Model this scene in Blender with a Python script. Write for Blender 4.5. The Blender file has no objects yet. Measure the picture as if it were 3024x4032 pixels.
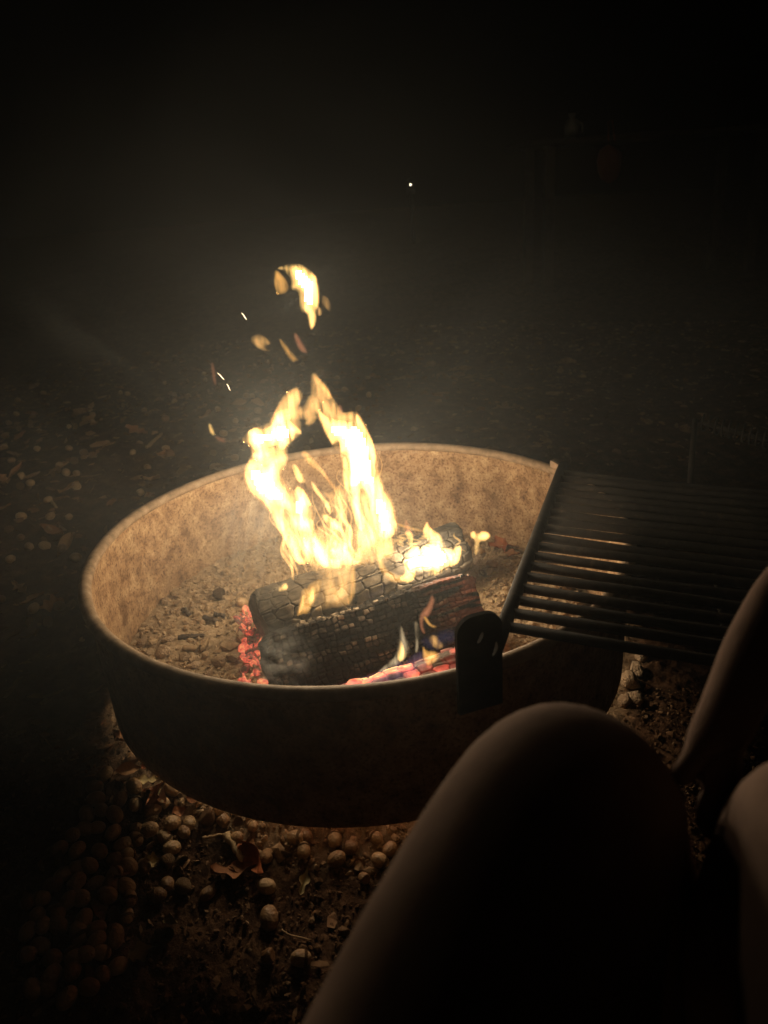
import bpy, bmesh, math, random
import numpy as np
from mathutils import Vector, Matrix, Euler

rng = np.random.default_rng(7)
random.seed(7)
sc = bpy.context.scene
COL = sc.collection

# ------------------------------------------------------------------ camera
CAM = np.array([0.0, -1.0938, 0.704])
YAW, PITCH, ROLL = 0.0414, 0.4107, -0.0753
FPX = 2912.0                                    # focal length in pixels of the 3024 x 4032 photograph
_f = np.array([math.sin(YAW)*math.cos(PITCH), math.cos(YAW)*math.cos(PITCH), -math.sin(PITCH)])
_r0 = np.array([math.cos(YAW), -math.sin(YAW), 0.0]); _u0 = np.cross(_r0, _f)
_c, _s = math.cos(ROLL), math.sin(ROLL)
_r = _c*_r0 + _s*_u0; _u = -_s*_r0 + _c*_u0
cam_d = bpy.data.cameras.new('camera')
cam_d.sensor_fit = 'VERTICAL'; cam_d.sensor_height = 36.0; cam_d.sensor_width = 27.0
cam_d.lens = FPX/4032*36.0
cam_d.clip_start = 0.02; cam_d.clip_end = 400
cam_d.dof.use_dof = True; cam_d.dof.focus_distance = 1.12; cam_d.dof.aperture_fstop = 6.3
cam = bpy.data.objects.new('camera', cam_d); COL.objects.link(cam)
M = Matrix(((_r[0], _u[0], -_f[0], CAM[0]), (_r[1], _u[1], -_f[1], CAM[1]), (_r[2], _u[2], -_f[2], CAM[2]), (0, 0, 0, 1)))
cam.matrix_world = M
sc.camera = cam

# ------------------------------------------------------------------ night sky, exposure
w = bpy.data.worlds.new('World'); sc.world = w; w.use_nodes = True
wn = w.node_tree; bg = wn.nodes['Background']
sky = wn.nodes.new('ShaderNodeTexSky'); sky.sky_type = 'NISHITA'; sky.sun_disc = False
sky.sun_elevation = math.radians(-6); sky.sun_rotation = math.radians(200)
wn.links.new(sky.outputs[0], bg.inputs[0]); bg.inputs[1].default_value = 0.004
sc.view_settings.view_transform = 'Standard'; sc.view_settings.look = 'None'
sc.view_settings.exposure = 0.0; sc.view_settings.gamma = 1.0
sc.render.engine = 'CYCLES'
cy = sc.cycles
cy.use_denoising = True
cy.max_bounces = 6; cy.diffuse_bounces = 3; cy.glossy_bounces = 2; cy.volume_bounces = 0
cy.transparent_max_bounces = 32; cy.transmission_bounces = 2
cy.sample_clamp_indirect = 4.0; cy.sample_clamp_direct = 6.0
cy.use_light_tree = True
cy.volume_step_rate = 2.0; cy.volume_max_steps = 96

# ------------------------------------------------------------------ helpers: rays, noise, meshes
def ray(x, y):
    v = (x-1512)/FPX*_r - (y-2016)/FPX*_u + _f
    return v/np.linalg.norm(v)
def on_z(x, y, z):
    v = ray(x, y); return CAM + v*(z-CAM[2])/v[2]
def at_dist(x, y, d):
    return CAM + ray(x, y)*d

def _hash(ix, iy, seed):
    h = (ix.astype(np.int64)*374761393 + iy.astype(np.int64)*668265263 + seed*1274126177) & 0x7fffffff
    h = ((h ^ (h >> 13))*1274126177) & 0x7fffffff
    return ((h ^ (h >> 16)) & 0xffff)/65535.0
def vnoise(x, y, seed=0):
    ix = np.floor(x); iy = np.floor(y); fx = x-ix; fy = y-iy
    fx = fx*fx*(3-2*fx); fy = fy*fy*(3-2*fy)
    a = _hash(ix, iy, seed); b = _hash(ix+1, iy, seed); c = _hash(ix, iy+1, seed); d = _hash(ix+1, iy+1, seed)
    return (a*(1-fx)+b*fx)*(1-fy) + (c*(1-fx)+d*fx)*fy
def fbm(x, y, octaves=4, seed=0):
    s = 0; amp = 1; tot = 0
    for o in range(octaves):
        s = s + amp*vnoise(x*2**o, y*2**o, seed+o*17); tot += amp; amp *= .5
    return s/tot
def cells(x, y, seed=0, jit=.75):
    """jittered cells: returns F1, F2 and a random number for the nearest cell"""
    ix = np.floor(x); iy = np.floor(y)
    f1 = np.full(x.shape, 9.0); f2 = np.full(x.shape, 9.0); idr = np.zeros(x.shape)
    for dx in (-1, 0, 1):
        for dy in (-1, 0, 1):
            cx = ix+dx; cyy = iy+dy
            px = cx + .5 + jit*(_hash(cx, cyy, seed)-.5); py = cyy + .5 + jit*(_hash(cx, cyy, seed+5)-.5)
            d = np.maximum(np.abs(px-x), np.abs(py-y))*.6 + np.hypot(px-x, py-y)*.4
            rid = _hash(cx, cyy, seed+11)
            nearer = d < f1
            f2 = np.where(nearer, f1, np.minimum(f2, d))
            idr = np.where(nearer, rid, idr); f1 = np.where(nearer, d, f1)
    return f1, f2, idr
def sstep(a, b, x):
    t = np.clip((x-a)/(b-a), 0, 1); return t*t*(3-2*t)

def mesh_np(name, verts, faces, smooth=False, attrs=None):
    """faces: (n,3) or (n,4) int array"""
    me = bpy.data.meshes.new(name)
    verts = np.asarray(verts, np.float32); faces = np.asarray(faces, np.int32)
    k = faces.shape[1]
    me.vertices.add(len(verts)); me.vertices.foreach_set('co', verts.ravel())
    me.loops.add(faces.size); me.loops.foreach_set('vertex_index', faces.ravel())
    me.polygons.add(len(faces)); me.polygons.foreach_set('loop_start', np.arange(0, faces.size, k, dtype=np.int32))
    me.polygons.foreach_set('use_smooth', np.full(len(faces), smooth))
    if attrs:
        for an, av in attrs.items():
            a = me.attributes.new(an, 'FLOAT', 'POINT'); a.data.foreach_set('value', np.asarray(av, np.float32))
    me.update(calc_edges=True); me.validate()
    return me
def add(name, me, mat, parent=None, loc=None, rot=None, scale=None):
    o = bpy.data.objects.new(name, me); COL.objects.link(o)
    if mat is not None and me is not None and len(me.materials) == 0: me.materials.append(mat)
    if parent is not None: o.parent = parent
    if loc is not None: o.location = Vector([float(q) for q in loc])
    if rot is not None: o.rotation_euler = rot
    if scale is not None: o.scale = scale if hasattr(scale, '__len__') else (scale,)*3
    return o
def tag(o, label=None, cat=None, group=None, kind=None):
    if label: o['label'] = label
    if cat: o['category'] = cat
    if group: o['group'] = group
    if kind: o['kind'] = kind
    return o
def empty(name, loc, label, cat, group=None):
    o = bpy.data.objects.new(name, None); COL.objects.link(o); o.empty_display_size = .05
    o.location = Vector([float(q) for q in loc]); return tag(o, label, cat, group)
def sub(name, me, mat, parent):
    """part given in world coordinates under a thing whose Empty has only a location"""
    o = add(name, me, mat, parent)
    p = parent; off = Vector((0, 0, 0))
    while p is not None: off += p.location; p = p.parent
    o.location = -off
    return o

def grid_faces(nu, nv, wrap_u=False, wrap_v=False):
    """index (u, v) -> u*nv+v"""
    U = np.arange(nu if wrap_u else nu-1); V = np.arange(nv if wrap_v else nv-1)
    u, v = np.meshgrid(U, V, indexing='ij'); u = u.ravel(); v = v.ravel()
    u2 = (u+1) % nu; v2 = (v+1) % nv
    return np.stack([u*nv+v, u2*nv+v, u2*nv+v2, u*nv+v2], -1)
def tube_np(pts, rad, seg=10, cap=True):
    """verts, quad faces of a tube along a polyline (caps collapse to a point)"""
    pts = np.asarray(pts, float); n = len(pts); rad = np.broadcast_to(np.asarray(rad, float), (n,)).copy()
    t = np.gradient(pts, axis=0); t /= np.linalg.norm(t, axis=1)[:, None]+1e-12
    ref = np.array([0, 0, 1.0]) if abs(t[0][2]) < .9 else np.array([1.0, 0, 0])
    a = np.cross(t[0], ref); a /= np.linalg.norm(a)
    A = []; 
    for i in range(n):
        a = a - t[i]*np.dot(a, t[i]); a /= np.linalg.norm(a)+1e-12; A.append(a.copy())
    A = np.array(A); B = np.cross(t, A)
    if cap:
        pts = np.concatenate([pts[:1], pts, pts[-1:]]); rad = np.concatenate([[1e-5], rad, [1e-5]])
        A = np.concatenate([A[:1], A, A[-1:]]); B = np.concatenate([B[:1], B, B[-1:]]); n += 2
    th = np.linspace(0, 2*np.pi, seg, endpoint=False)
    V = pts[:, None] + rad[:, None, None]*(np.cos(th)[None, :, None]*A[:, None] + np.sin(th)[None, :, None]*B[:, None])
    return V.reshape(-1, 3), grid_faces(n, seg, wrap_v=True)
def tube(name, pts, rad, seg=10, smooth=True):
    v, f = tube_np(pts, rad, seg); return mesh_np(name, v, f, smooth)
def join_np(parts):
    vs = []; fs = []; o = 0
    for v, f in parts:
        vs.append(v); fs.append(np.asarray(f)+o); o += len(v)
    return np.concatenate(vs), np.concatenate(fs)
def box_np(c, ax, ay, az):
    """centre and three half-extent vectors"""
    c = np.asarray(c, float); ax, ay, az = (np.asarray(q, float) for q in (ax, ay, az))
    v = np.array([c+sx*ax+sy*ay+sz*az for sz in (-1, 1) for sy in (-1, 1) for sx in (-1, 1)])
    f = np.array([[0, 2, 3, 1], [4, 5, 7, 6], [0, 1, 5, 4], [2, 6, 7, 3], [0, 4, 6, 2], [1, 3, 7, 5]])
    return v, f
def bevel_mesh(me, w=.002, seg=2):
    bm = bmesh.new(); bm.from_mesh(me)
    bmesh.ops.bevel(bm, geom=bm.edges[:], offset=w, segments=seg, affect='EDGES', profile=.5)
    bmesh.ops.recalc_face_normals(bm, faces=bm.faces[:])
    bm.to_mesh(me); bm.free(); return me

# ------------------------------------------------------------------ materials
def new_mat(name):
    m = bpy.data.materials.new(name); m.use_nodes = True
    nt = m.node_tree; nt.nodes.clear()
    return m, nt, nt.nodes.new('ShaderNodeOutputMaterial')
def N(nt, typ, **kw):
    n = nt.nodes.new(typ)
    for k, v in kw.items():
        if k.startswith('i_'):
            key = k[2:]; key = int(key) if key.isdigit() else key.replace('_', ' ')
            n.inputs[key].default_value = v
        else: setattr(n, k, v)
    return n
def ramp(nt, fac, stops):
    r = nt.nodes.new('ShaderNodeValToRGB'); e = r.color_ramp.elements
    while len(e) < len(stops): e.new(.5)
    for el, (p, c) in zip(e, stops):
        el.position = p; el.color = (*c, 1)
    nt.links.new(fac, r.inputs[0]); return r.outputs[0]
def rough_mat(name, stops, scale=20, detail=6, rough=.9, bump=.3, bump_scale=120, bump_dist=.002, spec=.2, scale2=None, stops2=None, mix2=.5, metallic=0, soot=0):
    m, nt, out = new_mat(name); L = nt.links.new
    tc = N(nt, 'ShaderNodeTexCoord')
    n1 = N(nt, 'ShaderNodeTexNoise', i_Scale=scale, i_Detail=detail, i_Roughness=.62)
    L(tc.outputs['Object'], n1.inputs['Vector'])
    col = ramp(nt, n1.outputs['Fac'], stops)
    if stops2:
        n2 = N(nt, 'ShaderNodeTexNoise', i_Scale=scale2, i_Detail=5, i_Roughness=.7)
        L(tc.outputs['Object'], n2.inputs['Vector'])
        c2 = ramp(nt, n2.outputs['Fac'], stops2)
        mx = N(nt, 'ShaderNodeMix', data_type='RGBA', blend_type='MULTIPLY'); mx.inputs[0].default_value = mix2
        L(col, mx.inputs[6]); L(c2, mx.inputs[7]); col = mx.outputs[2]
    if soot:
        mps = N(nt, 'ShaderNodeMapping'); mps.inputs['Scale'].default_value = (9, 9, 4); L(tc.outputs['Object'], mps.inputs[0])
        n5 = N(nt, 'ShaderNodeTexNoise', i_Scale=1.0, i_Detail=6, i_Roughness=.6); n5.inputs['Distortion'].default_value = .8; L(mps.outputs[0], n5.inputs['Vector'])
        c5 = ramp(nt, n5.outputs['Fac'], [(.34, (.42, .38, .36)), (.50, (.86, .84, .82)), (.62, (1, 1, 1))])
        mx5 = N(nt, 'ShaderNodeMix', data_type='RGBA', blend_type='MULTIPLY'); mx5.inputs[0].default_value = soot
        L(col, mx5.inputs[6]); L(c5, mx5.inputs[7]); col = mx5.outputs[2]
    b = N(nt, 'ShaderNodeBsdfPrincipled', i_Roughness=rough, i_Metallic=metallic); b.inputs['Specular IOR Level'].default_value = spec
    L(col, b.inputs['Base Color'])
    n3 = N(nt, 'ShaderNodeTexNoise', i_Scale=bump_scale, i_Detail=6, i_Roughness=.7)
    L(tc.outputs['Object'], n3.inputs['Vector'])
    bp = N(nt, 'ShaderNodeBump', i_Strength=bump, i_Distance=bump_dist); L(n3.outputs['Fac'], bp.inputs['Height'])
    L(bp.outputs[0], b.inputs['Normal']); L(b.outputs[0], out.inputs[0])
    return m

m_rust = rough_mat('rusty_steel', [(.30, (.19, .110, .056)), (.48, (.40, .262, .150)), (.62, (.53, .382, .228)), (.78, (.64, .51, .34))],
                   scale=38, detail=9, rough=.85, bump=.5, bump_scale=170, bump_dist=.0016, spec=.25,
                   scale2=210, stops2=[(.36, (.26, .18, .13)), (.47, (.80, .74, .69)), (.60, (1, 1, 1))], mix2=.95, soot=.5)
m_rim = rough_mat('worn_rim_steel', [(.3, (.15, .105, .065)), (.55, (.32, .225, .145)), (.8, (.45, .35, .25))], scale=55, detail=8, rough=.7,
                  bump=.4, bump_scale=240, bump_dist=.0012, spec=.35)
m_iron = rough_mat('sooty_iron', [(.3, (.010, .008, .007)), (.6, (.022, .018, .014)), (.8, (.07, .05, .036))], scale=60, rough=.8, bump=.5,
                   bump_scale=300, bump_dist=.0008, spec=.12)
m_post = rough_mat('rusty_post', [(.3, (.20, .13, .085)), (.7, (.42, .30, .21))], scale=70, rough=.8, bump=.3, bump_scale=260)

# ground: soil outside the ring, ash and burnt soil inside
def ground_material():
    m, nt, out = new_mat('soil_and_ash'); L = nt.links.new
    tc = N(nt, 'ShaderNodeTexCoord')
    sep = N(nt, 'ShaderNodeSeparateXYZ'); L(tc.outputs['Object'], sep.inputs[0])
    ln = N(nt, 'ShaderNodeVectorMath', operation='LENGTH')
    cmb = N(nt, 'ShaderNodeCombineXYZ'); L(sep.outputs[0], cmb.inputs[0]); ysh = N(nt, 'ShaderNodeMath', operation='SUBTRACT'); ysh.inputs[1].default_value = .07; L(sep.outputs[1], ysh.inputs[0]); L(ysh.outputs[0], cmb.inputs[1]); L(cmb.outputs[0], ln.inputs[0])
    mr = N(nt, 'ShaderNodeMapRange', i_1=.41, i_2=.49); L(ln.outputs['Value'], mr.inputs[0])
    def noise(s, d=7):
        n = N(nt, 'ShaderNodeTexNoise', i_Scale=s, i_Detail=d, i_Roughness=.65); L(tc.outputs['Object'], n.inputs['Vector']); return n.outputs['Fac']
    soil = ramp(nt, noise(28), [(.3, (.024, .012, .006)), (.5, (.058, .029, .015)), (.68, (.12, .064, .034)), (.8, (.22, .14, .085))])
    ash = ramp(nt, noise(46), [(.28, (.17, .115, .068)), (.46, (.34, .24, .145)), (.62, (.46, .34, .215)), (.78, (.58, .45, .31))])
    mx = N(nt, 'ShaderNodeMix', data_type='RGBA'); L(mr.outputs[0], mx.inputs[0]); L(ash, mx.inputs[6]); L(soil, mx.inputs[7])
    b = N(nt, 'ShaderNodeBsdfPrincipled', i_Roughness=.95); b.inputs['Specular IOR Level'].default_value = .15
    L(mx.outputs[2], b.inputs['Base Color'])
    bp = N(nt, 'ShaderNodeBump', i_Strength=.9, i_Distance=.007); L(noise(140, 9), bp.inputs['Height']); L(bp.outputs[0], b.inputs['Normal'])
    L(b.outputs[0], out.inputs[0]); return m
m_ground = ground_material()

def per_object(name, stops, rough=.6, spec=.3, bump=.15, bump_scale=300, nscale=140, bdist=.001):
    """colour picked per object, with a little noise on top"""
    m, nt, out = new_mat(name); L = nt.links.new
    oi = N(nt, 'ShaderNodeObjectInfo'); tc = N(nt, 'ShaderNodeTexCoord')
    n = N(nt, 'ShaderNodeTexNoise', i_Scale=nscale, i_Detail=5); L(tc.outputs['Object'], n.inputs['Vector'])
    ad = N(nt, 'ShaderNodeMath', operation='MULTIPLY_ADD'); L(n.outputs['Fac'], ad.inputs[0]); ad.inputs[1].default_value = .5
    L(oi.outputs['Random'], ad.inputs[2])
    ml = N(nt, 'ShaderNodeMath', operation='MULTIPLY'); L(ad.outputs[0], ml.inputs[0]); ml.inputs[1].default_value = .68
    col = ramp(nt, ml.outputs[0], stops)
    b = N(nt, 'ShaderNodeBsdfPrincipled', i_Roughness=rough); b.inputs['Specular IOR Level'].default_value = spec
    L(col, b.inputs['Base Color'])
    n3 = N(nt, 'ShaderNodeTexNoise', i_Scale=bump_scale, i_Detail=5); L(tc.outputs['Object'], n3.inputs['Vector'])
    bp = N(nt, 'ShaderNodeBump', i_Strength=bump, i_Distance=bdist); L(n3.outputs['Fac'], bp.inputs['Height']); L(bp.outputs[0], b.inputs['Normal'])
    L(b.outputs[0], out.inputs[0]); return m
m_nut = per_object('acorn_shell', [(.15, (.17, .092, .043)), (.4, (.31, .195, .10)), (.65, (.45, .315, .175)), (.9, (.27, .16, .08))], rough=.42, spec=.4, bump=.25, bump_scale=2.5, nscale=1.6, bdist=.08)
m_cap = per_object('acorn_cap', [(.2, (.19, .115, .062)), (.5, (.29, .185, .105)), (.85, (.38, .26, .155))], rough=.9, spec=.1, bump=.9, bump_scale=9, nscale=4, bdist=.15)
m_leaf = per_object('dry_leaf', [(.1, (.17, .072, .035)), (.35, (.29, .135, .062)), (.6, (.36, .22, .11)), (.85, (.23, .12, .06))], rough=.75, spec=.2, bump=.5, bump_scale=200)
m_paleleaf = per_object('pale_dry_leaf', [(.1, (.33, .28, .14)), (.5, (.45, .36, .19)), (.9, (.38, .27, .14))], rough=.8, spec=.2, bump=.5, bump_scale=200)
m_twig = per_object('dry_twig', [(.1, (.20, .13, .075)), (.5, (.34, .24, .14)), (.9, (.45, .34, .20))], rough=.9, spec=.1, bump=.6)
m_stone = per_object('dusty_stone', [(.1, (.26, .18, .115)), (.5, (.40, .29, .19)), (.9, (.50, .37, .255))], rough=.95, spec=.1, bump=.6, bump_scale=5, nscale=2.5, bdist=.03)
m_crumb_ash = rough_mat('ash_crumb', [(.3, (.14, .095, .054)), (.5, (.34, .24, .145)), (.75, (.54, .41, .27))], scale=70, rough=.95, bump=.4, bump_scale=300, spec=.1)
m_crumb_soil = rough_mat('soil_crumb', [(.3, (.05, .027, .014)), (.5, (.11, .062, .033)), (.75, (.26, .175, .105))], scale=60, rough=.95, bump=.4, bump_scale=300, spec=.1)
m_litter = rough_mat('litter_flake', [(.3, (.085, .045, .024)), (.5, (.19, .11, .058)), (.75, (.33, .225, .13))], scale=30, rough=.85, bump=.4, bump_scale=300, spec=.2)
m_skin = rough_mat('skin', [(.3, (.17, .115, .09)), (.6, (.235, .16, .127)), (.8, (.29, .205, .165))], scale=22, rough=.95, bump=.4, bump_scale=380, bump_dist=.001, spec=.02)
m_shorts = rough_mat('mustard_cloth', [(.3, (.30, .18, .03)), (.7, (.42, .27, .05))], scale=60, rough=.95, bump=.4, bump_scale=600, spec=.1)
m_darkcloth = rough_mat('dark_cloth', [(.3, (.02, .02, .022)), (.7, (.045, .042, .045))], scale=60, rough=.95, bump=.4, bump_scale=600, spec=.1)
m_hair = rough_mat('dark_hair', [(.3, (.02, .013, .009)), (.7, (.05, .03, .02))], scale=90, rough=.6, bump=.5, bump_scale=500, spec=.3)

def char_material(name, ashy, glow=None):
    """attributes: lift = height of the char block (0 in a crack), tone = random per block, kept to rows painted as lit on the front log, glow = heat"""
    m, nt, out = new_mat(name); L = nt.links.new
    tc = N(nt, 'ShaderNodeTexCoord')
    at = N(nt, 'ShaderNodeAttribute', attribute_name='tone')
    n = N(nt, 'ShaderNodeTexNoise', i_Scale=55, i_Detail=7, i_Roughness=.65); L(tc.outputs['Object'], n.inputs['Vector'])
    ad = N(nt, 'ShaderNodeMath', operation='MULTIPLY_ADD'); L(at.outputs['Fac'], ad.inputs[0]); ad.inputs[1].default_value = .45; L(n.outputs['Fac'], ad.inputs[2])
    ml = N(nt, 'ShaderNodeMath', operation='MULTIPLY'); L(ad.outputs[0], ml.inputs[0]); ml.inputs[1].default_value = .69
    col = ramp(nt, ml.outputs[0], ashy)
    ab = N(nt, 'ShaderNodeAttribute', attribute_name='bare')
    mxb = N(nt, 'ShaderNodeMix', data_type='RGBA'); L(ab.outputs['Fac'], mxb.inputs[0]); L(col, mxb.inputs[6]); mxb.inputs[7].default_value = (.24, .075, .042, 1); col = mxb.outputs[2]
    b = N(nt, 'ShaderNodeBsdfPrincipled', i_Roughness=.85); b.inputs['Specular IOR Level'].default_value = .08
    L(col, b.inputs['Base Color'])
    n3 = N(nt, 'ShaderNodeTexNoise', i_Scale=260, i_Detail=6, i_Roughness=.7); L(tc.outputs['Object'], n3.inputs['Vector'])
    bp = N(nt, 'ShaderNodeBump', i_Strength=.5, i_Distance=.0012); L(n3.outputs['Fac'], bp.inputs['Height']); L(bp.outputs[0], b.inputs['Normal'])
    if glow is not None:
        g = N(nt, 'ShaderNodeAttribute', attribute_name='glow')
        gc = ramp(nt, g.outputs['Fac'], [(0, (0, 0, 0)), (.3, (.16, .014, .010)), (.6, (.72, .09, .05)), (.85, (1.0, .26, .09)), (1, (1.0, .58, .2))])
        L(gc, b.inputs['Emission Color']); b.inputs['Emission Strength'].default_value = glow
    L(b.outputs[0], out.inputs[0]); return m
m_char_black = char_material('black_char', [(.25, (.007, .006, .0055)), (.46, (.014, .012, .010)), (.60, (.075, .062, .048)), (.75, (.32, .26, .19))], glow=1.0)  # pale end: ash, lifted so the banded blocks look lit
m_char_grey = char_material('ashen_char', [(.25, (.03, .026, .022)), (.45, (.10, .085, .066)), (.65, (.22, .185, .14)), (.85, (.36, .31, .24))], glow=1.0)
m_char_hot = char_material('burning_char', [(.25, (.05, .04, .035)), (.5, (.16, .125, .105)), (.8, (.36, .29, .24))], glow=1.5)

for _m in (m_char_black, m_char_grey, m_char_hot): _m.cycles.emission_sampling = 'NONE'
def emit_mat(name, col, strength):
    m, nt, out = new_mat(name)
    e = N(nt, 'ShaderNodeEmission'); e.inputs[0].default_value = (*col, 1); e.inputs[1].default_value = strength
    nt.links.new(e.outputs[0], out.inputs[0]); return m
def flame_vol(name, col, dens, streak=0.0):
    """glowing gas: light given off through the body of the flame, in rising streaks"""
    m, nt, out = new_mat(name); L = nt.links.new
    e = N(nt, 'ShaderNodeEmission'); e.inputs[0].default_value = (*col, 1); e.inputs[1].default_value = dens
    if streak:
        tc = N(nt, 'ShaderNodeTexCoord'); mp = N(nt, 'ShaderNodeMapping'); mp.inputs['Scale'].default_value = (80, 40, 17); mp.inputs['Rotation'].default_value = (0, math.radians(-14), 0)
        L(tc.outputs['Object'], mp.inputs[0])
        no = N(nt, 'ShaderNodeTexNoise', i_Scale=1.0, i_Detail=2, i_Roughness=.5); no.inputs['Distortion'].default_value = .7; L(mp.outputs[0], no.inputs['Vector'])
        mr = N(nt, 'ShaderNodeMapRange', i_1=.34, i_2=.66, i_3=dens*(1-streak), i_4=dens*(1+streak)); L(no.outputs['Fac'], mr.inputs[0]); L(mr.outputs[0], e.inputs[1])
    L(e.outputs[0], out.inputs['Volume']); return m
v_hot = flame_vol('flame_hot', (1.0, .58, .17), 140, .92)
v_tan = flame_vol('flame_thin', (1.0, .52, .155), 48, .7)
v_faint = flame_vol('flame_faint', (1.0, .52, .16), 26, .8)
v_pale = flame_vol('flame_pale', (1.0, .74, .42), 30, .8)
v_red = flame_vol('flame_red', (1.0, .36, .16), 30)
v_orange = flame_vol('flame_orange', (1.0, .48, .11), 60, .5)
v_blue = flame_vol('flame_blue', (.50, .42, 1.0), 1.2, .9)
v_violet = flame_vol('flame_violet', (1.0, .62, .90), 3.0, .95)
e_core = emit_mat('flame_core_glow', (1.0, .80, .54), 148.0)

# ------------------------------------------------------------------ ground
def ground_z(x, y, detail=True):
    x = np.asarray(x, float); y = np.asarray(y, float)
    r = np.hypot(x, y)
    k = 1 - sstep(.8, 2.2, r)
    z = -.022 + k*(-.050*x + .100*y)
    back = sstep(.44, .36, r)*sstep(-.12, .1, y)
    z = z*(1-back) + back*np.maximum(z, .008)
    z = z + .016*sstep(.20, .05, np.hypot(x-.0, y+.04))          # a low heap under the logs
    z = z + (fbm(x*3+50, y*3+50, 3, 3)-.5)*.05*sstep(.6, 2.0, r)
    z = z - .042*sstep(-.20, -.46, y)*sstep(-.42, -.22, x)*sstep(1.4, .8, r)
    if detail:
        z = z + (fbm(x*38+9, y*38+9, 4, 1)-.5)*.012 + (np.abs(fbm(x*130, y*130, 3, 2)-.5)-.12)*.020
    return z
def build_ground():
    rr = [0.004]
    while rr[-1] < 30:
        r = rr[-1]; rr.append(r + (.0042 if r < .95 else (.0042 + (r-.95)*.03)))
    rr = np.array(rr); na = 1000
    th = np.linspace(0, 2*np.pi, na, endpoint=False)
    R, T = np.meshgrid(rr, th, indexing='ij')
    X = R*np.cos(T); Y = R*np.sin(T)
    v = np.stack([X, Y, ground_z(X, Y)], -1).reshape(-1, 3)
    f = grid_faces(len(rr), na, wrap_v=True)
    o = add('ground', mesh_np('ground', v, f, True), m_ground)
    tag(o, 'bare brown soil around the ring with ash and burnt dirt inside it', 'ground', kind='structure')
build_ground()

# ------------------------------------------------------------------ fire ring
RI, RO, H = .4175, .4235, .200
def lathe(profile, seg, wob=0.0, closed=True):
    th = np.linspace(0, 2*np.pi, seg, endpoint=False); pr = np.array(profile)
    wv = 1 + wob*(vnoise(np.cos(th)*3+7, np.sin(th)*3+7, 4)-.5)
    V = np.stack([pr[None, :, 0]*np.cos(th)[:, None]*wv[:, None], pr[None, :, 0]*np.sin(th)[:, None]*wv[:, None], np.broadcast_to(pr[None, :, 1], (seg, len(pr)))], -1)
    return V.reshape(-1, 3), grid_faces(seg, len(pr), wrap_u=True, wrap_v=closed)
ring = empty('fire_ring', (0, 0, 0), 'round rusty steel fire ring holding the burning logs', 'fire ring')
zs = np.linspace(0.0, H-.006, 16)
prof = [(RO, z) for z in zs] + [(RI, z) for z in zs[::-1]]
v, f = lathe(prof, 256, .006); add('wall', mesh_np('ring_wall', v, f[:, ::-1], True), m_rust, ring)
a = np.linspace(0, 2*np.pi, 14, endpoint=False)
prof = [(.4225+.0095*math.cos(q), H-.002+.0085*math.sin(q)) for q in a]
v, f = lathe(prof, 256, .006); add('rim', mesh_np('ring_rim', v, f[:, ::-1], True), m_rim, ring)

# pivot of the grate: a post on the back wall and a slotted plate on the front wall
P_BACK = np.array([.390, .176, .208]); P_FRONT = np.array([.142, -.412, .236])
ax_a = P_BACK-P_FRONT; AXL = np.linalg.norm(ax_a); ax_a /= AXL
ax_b = np.array([ax_a[1], -ax_a[0], -.045]); ax_b /= np.linalg.norm(ax_b)
ax_n = np.cross(ax_b, ax_a); ax_n /= np.linalg.norm(ax_n)
def extrude_poly(poly2, origin, eu, ev, en, th, holes=()):
    bm = bmesh.new()
    origin, eu, ev, en = (np.asarray(q, float) for q in (origin, eu, ev, en))
    loops = []
    for pl in [poly2, *holes]:
        vs = [bm.verts.new(origin + eu*p[0] + ev*p[1] - en*th/2) for p in pl]
        loops.append([bm.edges.new((vs[i], vs[(i+1) % len(vs)])) for i in range(len(vs))])
    res = bmesh.ops.triangle_fill(bm, use_beauty=True, use_dissolve=False, edges=[e for l in loops for e in l])
    faces = [g for g in res['geom'] if isinstance(g, bmesh.types.BMFace)]
    ext = bmesh.ops.extrude_face_region(bm, geom=faces)
    bmesh.ops.translate(bm, verts=[g for g in ext['geom'] if isinstance(g, bmesh.types.BMVert)], vec=Vector(en*th))
    bmesh.ops.recalc_face_normals(bm, faces=bm.faces[:])
    me = bpy.data.meshes.new('plate'); bm.to_mesh(me); bm.free(); return me
# front plate: faces outward (towards the camera), rounded top, two curved slots
pc = np.array([.118, -.4325, 0.0]); pt = np.array([pc[0], pc[1], 0.0]); pt /= np.linalg.norm(pt)
eu = np.array([-pt[1], pt[0], 0.0]); ev = np.array([0, 0, 1.0])
def rounded(w, z0, z1, r, n=8):
    p = [(-w, z0), (w, z0)]
    p += [(w-r+r*math.cos(t), z1-r+r*math.sin(t)) for t in np.linspace(0, math.pi/2, n)]
    p += [(-w+r+r*math.cos(t), z1-r+r*math.sin(t)) for t in np.linspace(math.pi/2, math.pi, n)]
    return p
def slot(cx, cz, ln, w, tilt, bow, n=9):
    t = np.linspace(-1, 1, n); c, s = math.cos(tilt), math.sin(tilt)
    up = [(w*math.sqrt(max(0, 1-q*q*.98))+bow*(1-q*q), q*ln) for q in t]; dn = [(-w*math.sqrt(max(0, 1-q*q*.98))+bow*(1-q*q), q*ln) for q in t[::-1]]
    return [(cx+c*x-s*y, cz+s*x+c*y) for x, y in up+dn[1:-1]]
hl = [slot(.000, .262, .0075, .0022, -.45, .001), slot(.0165, .243, .0095, .0022, -.25, .002)]
plate = extrude_poly(rounded(.0265, .168, .290, .02), pc, eu, ev, pt, .006, hl)
add('pivot_plate', plate, m_iron, ring)['label'] = 'upright black plate with two curved slots on the front rim'
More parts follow.
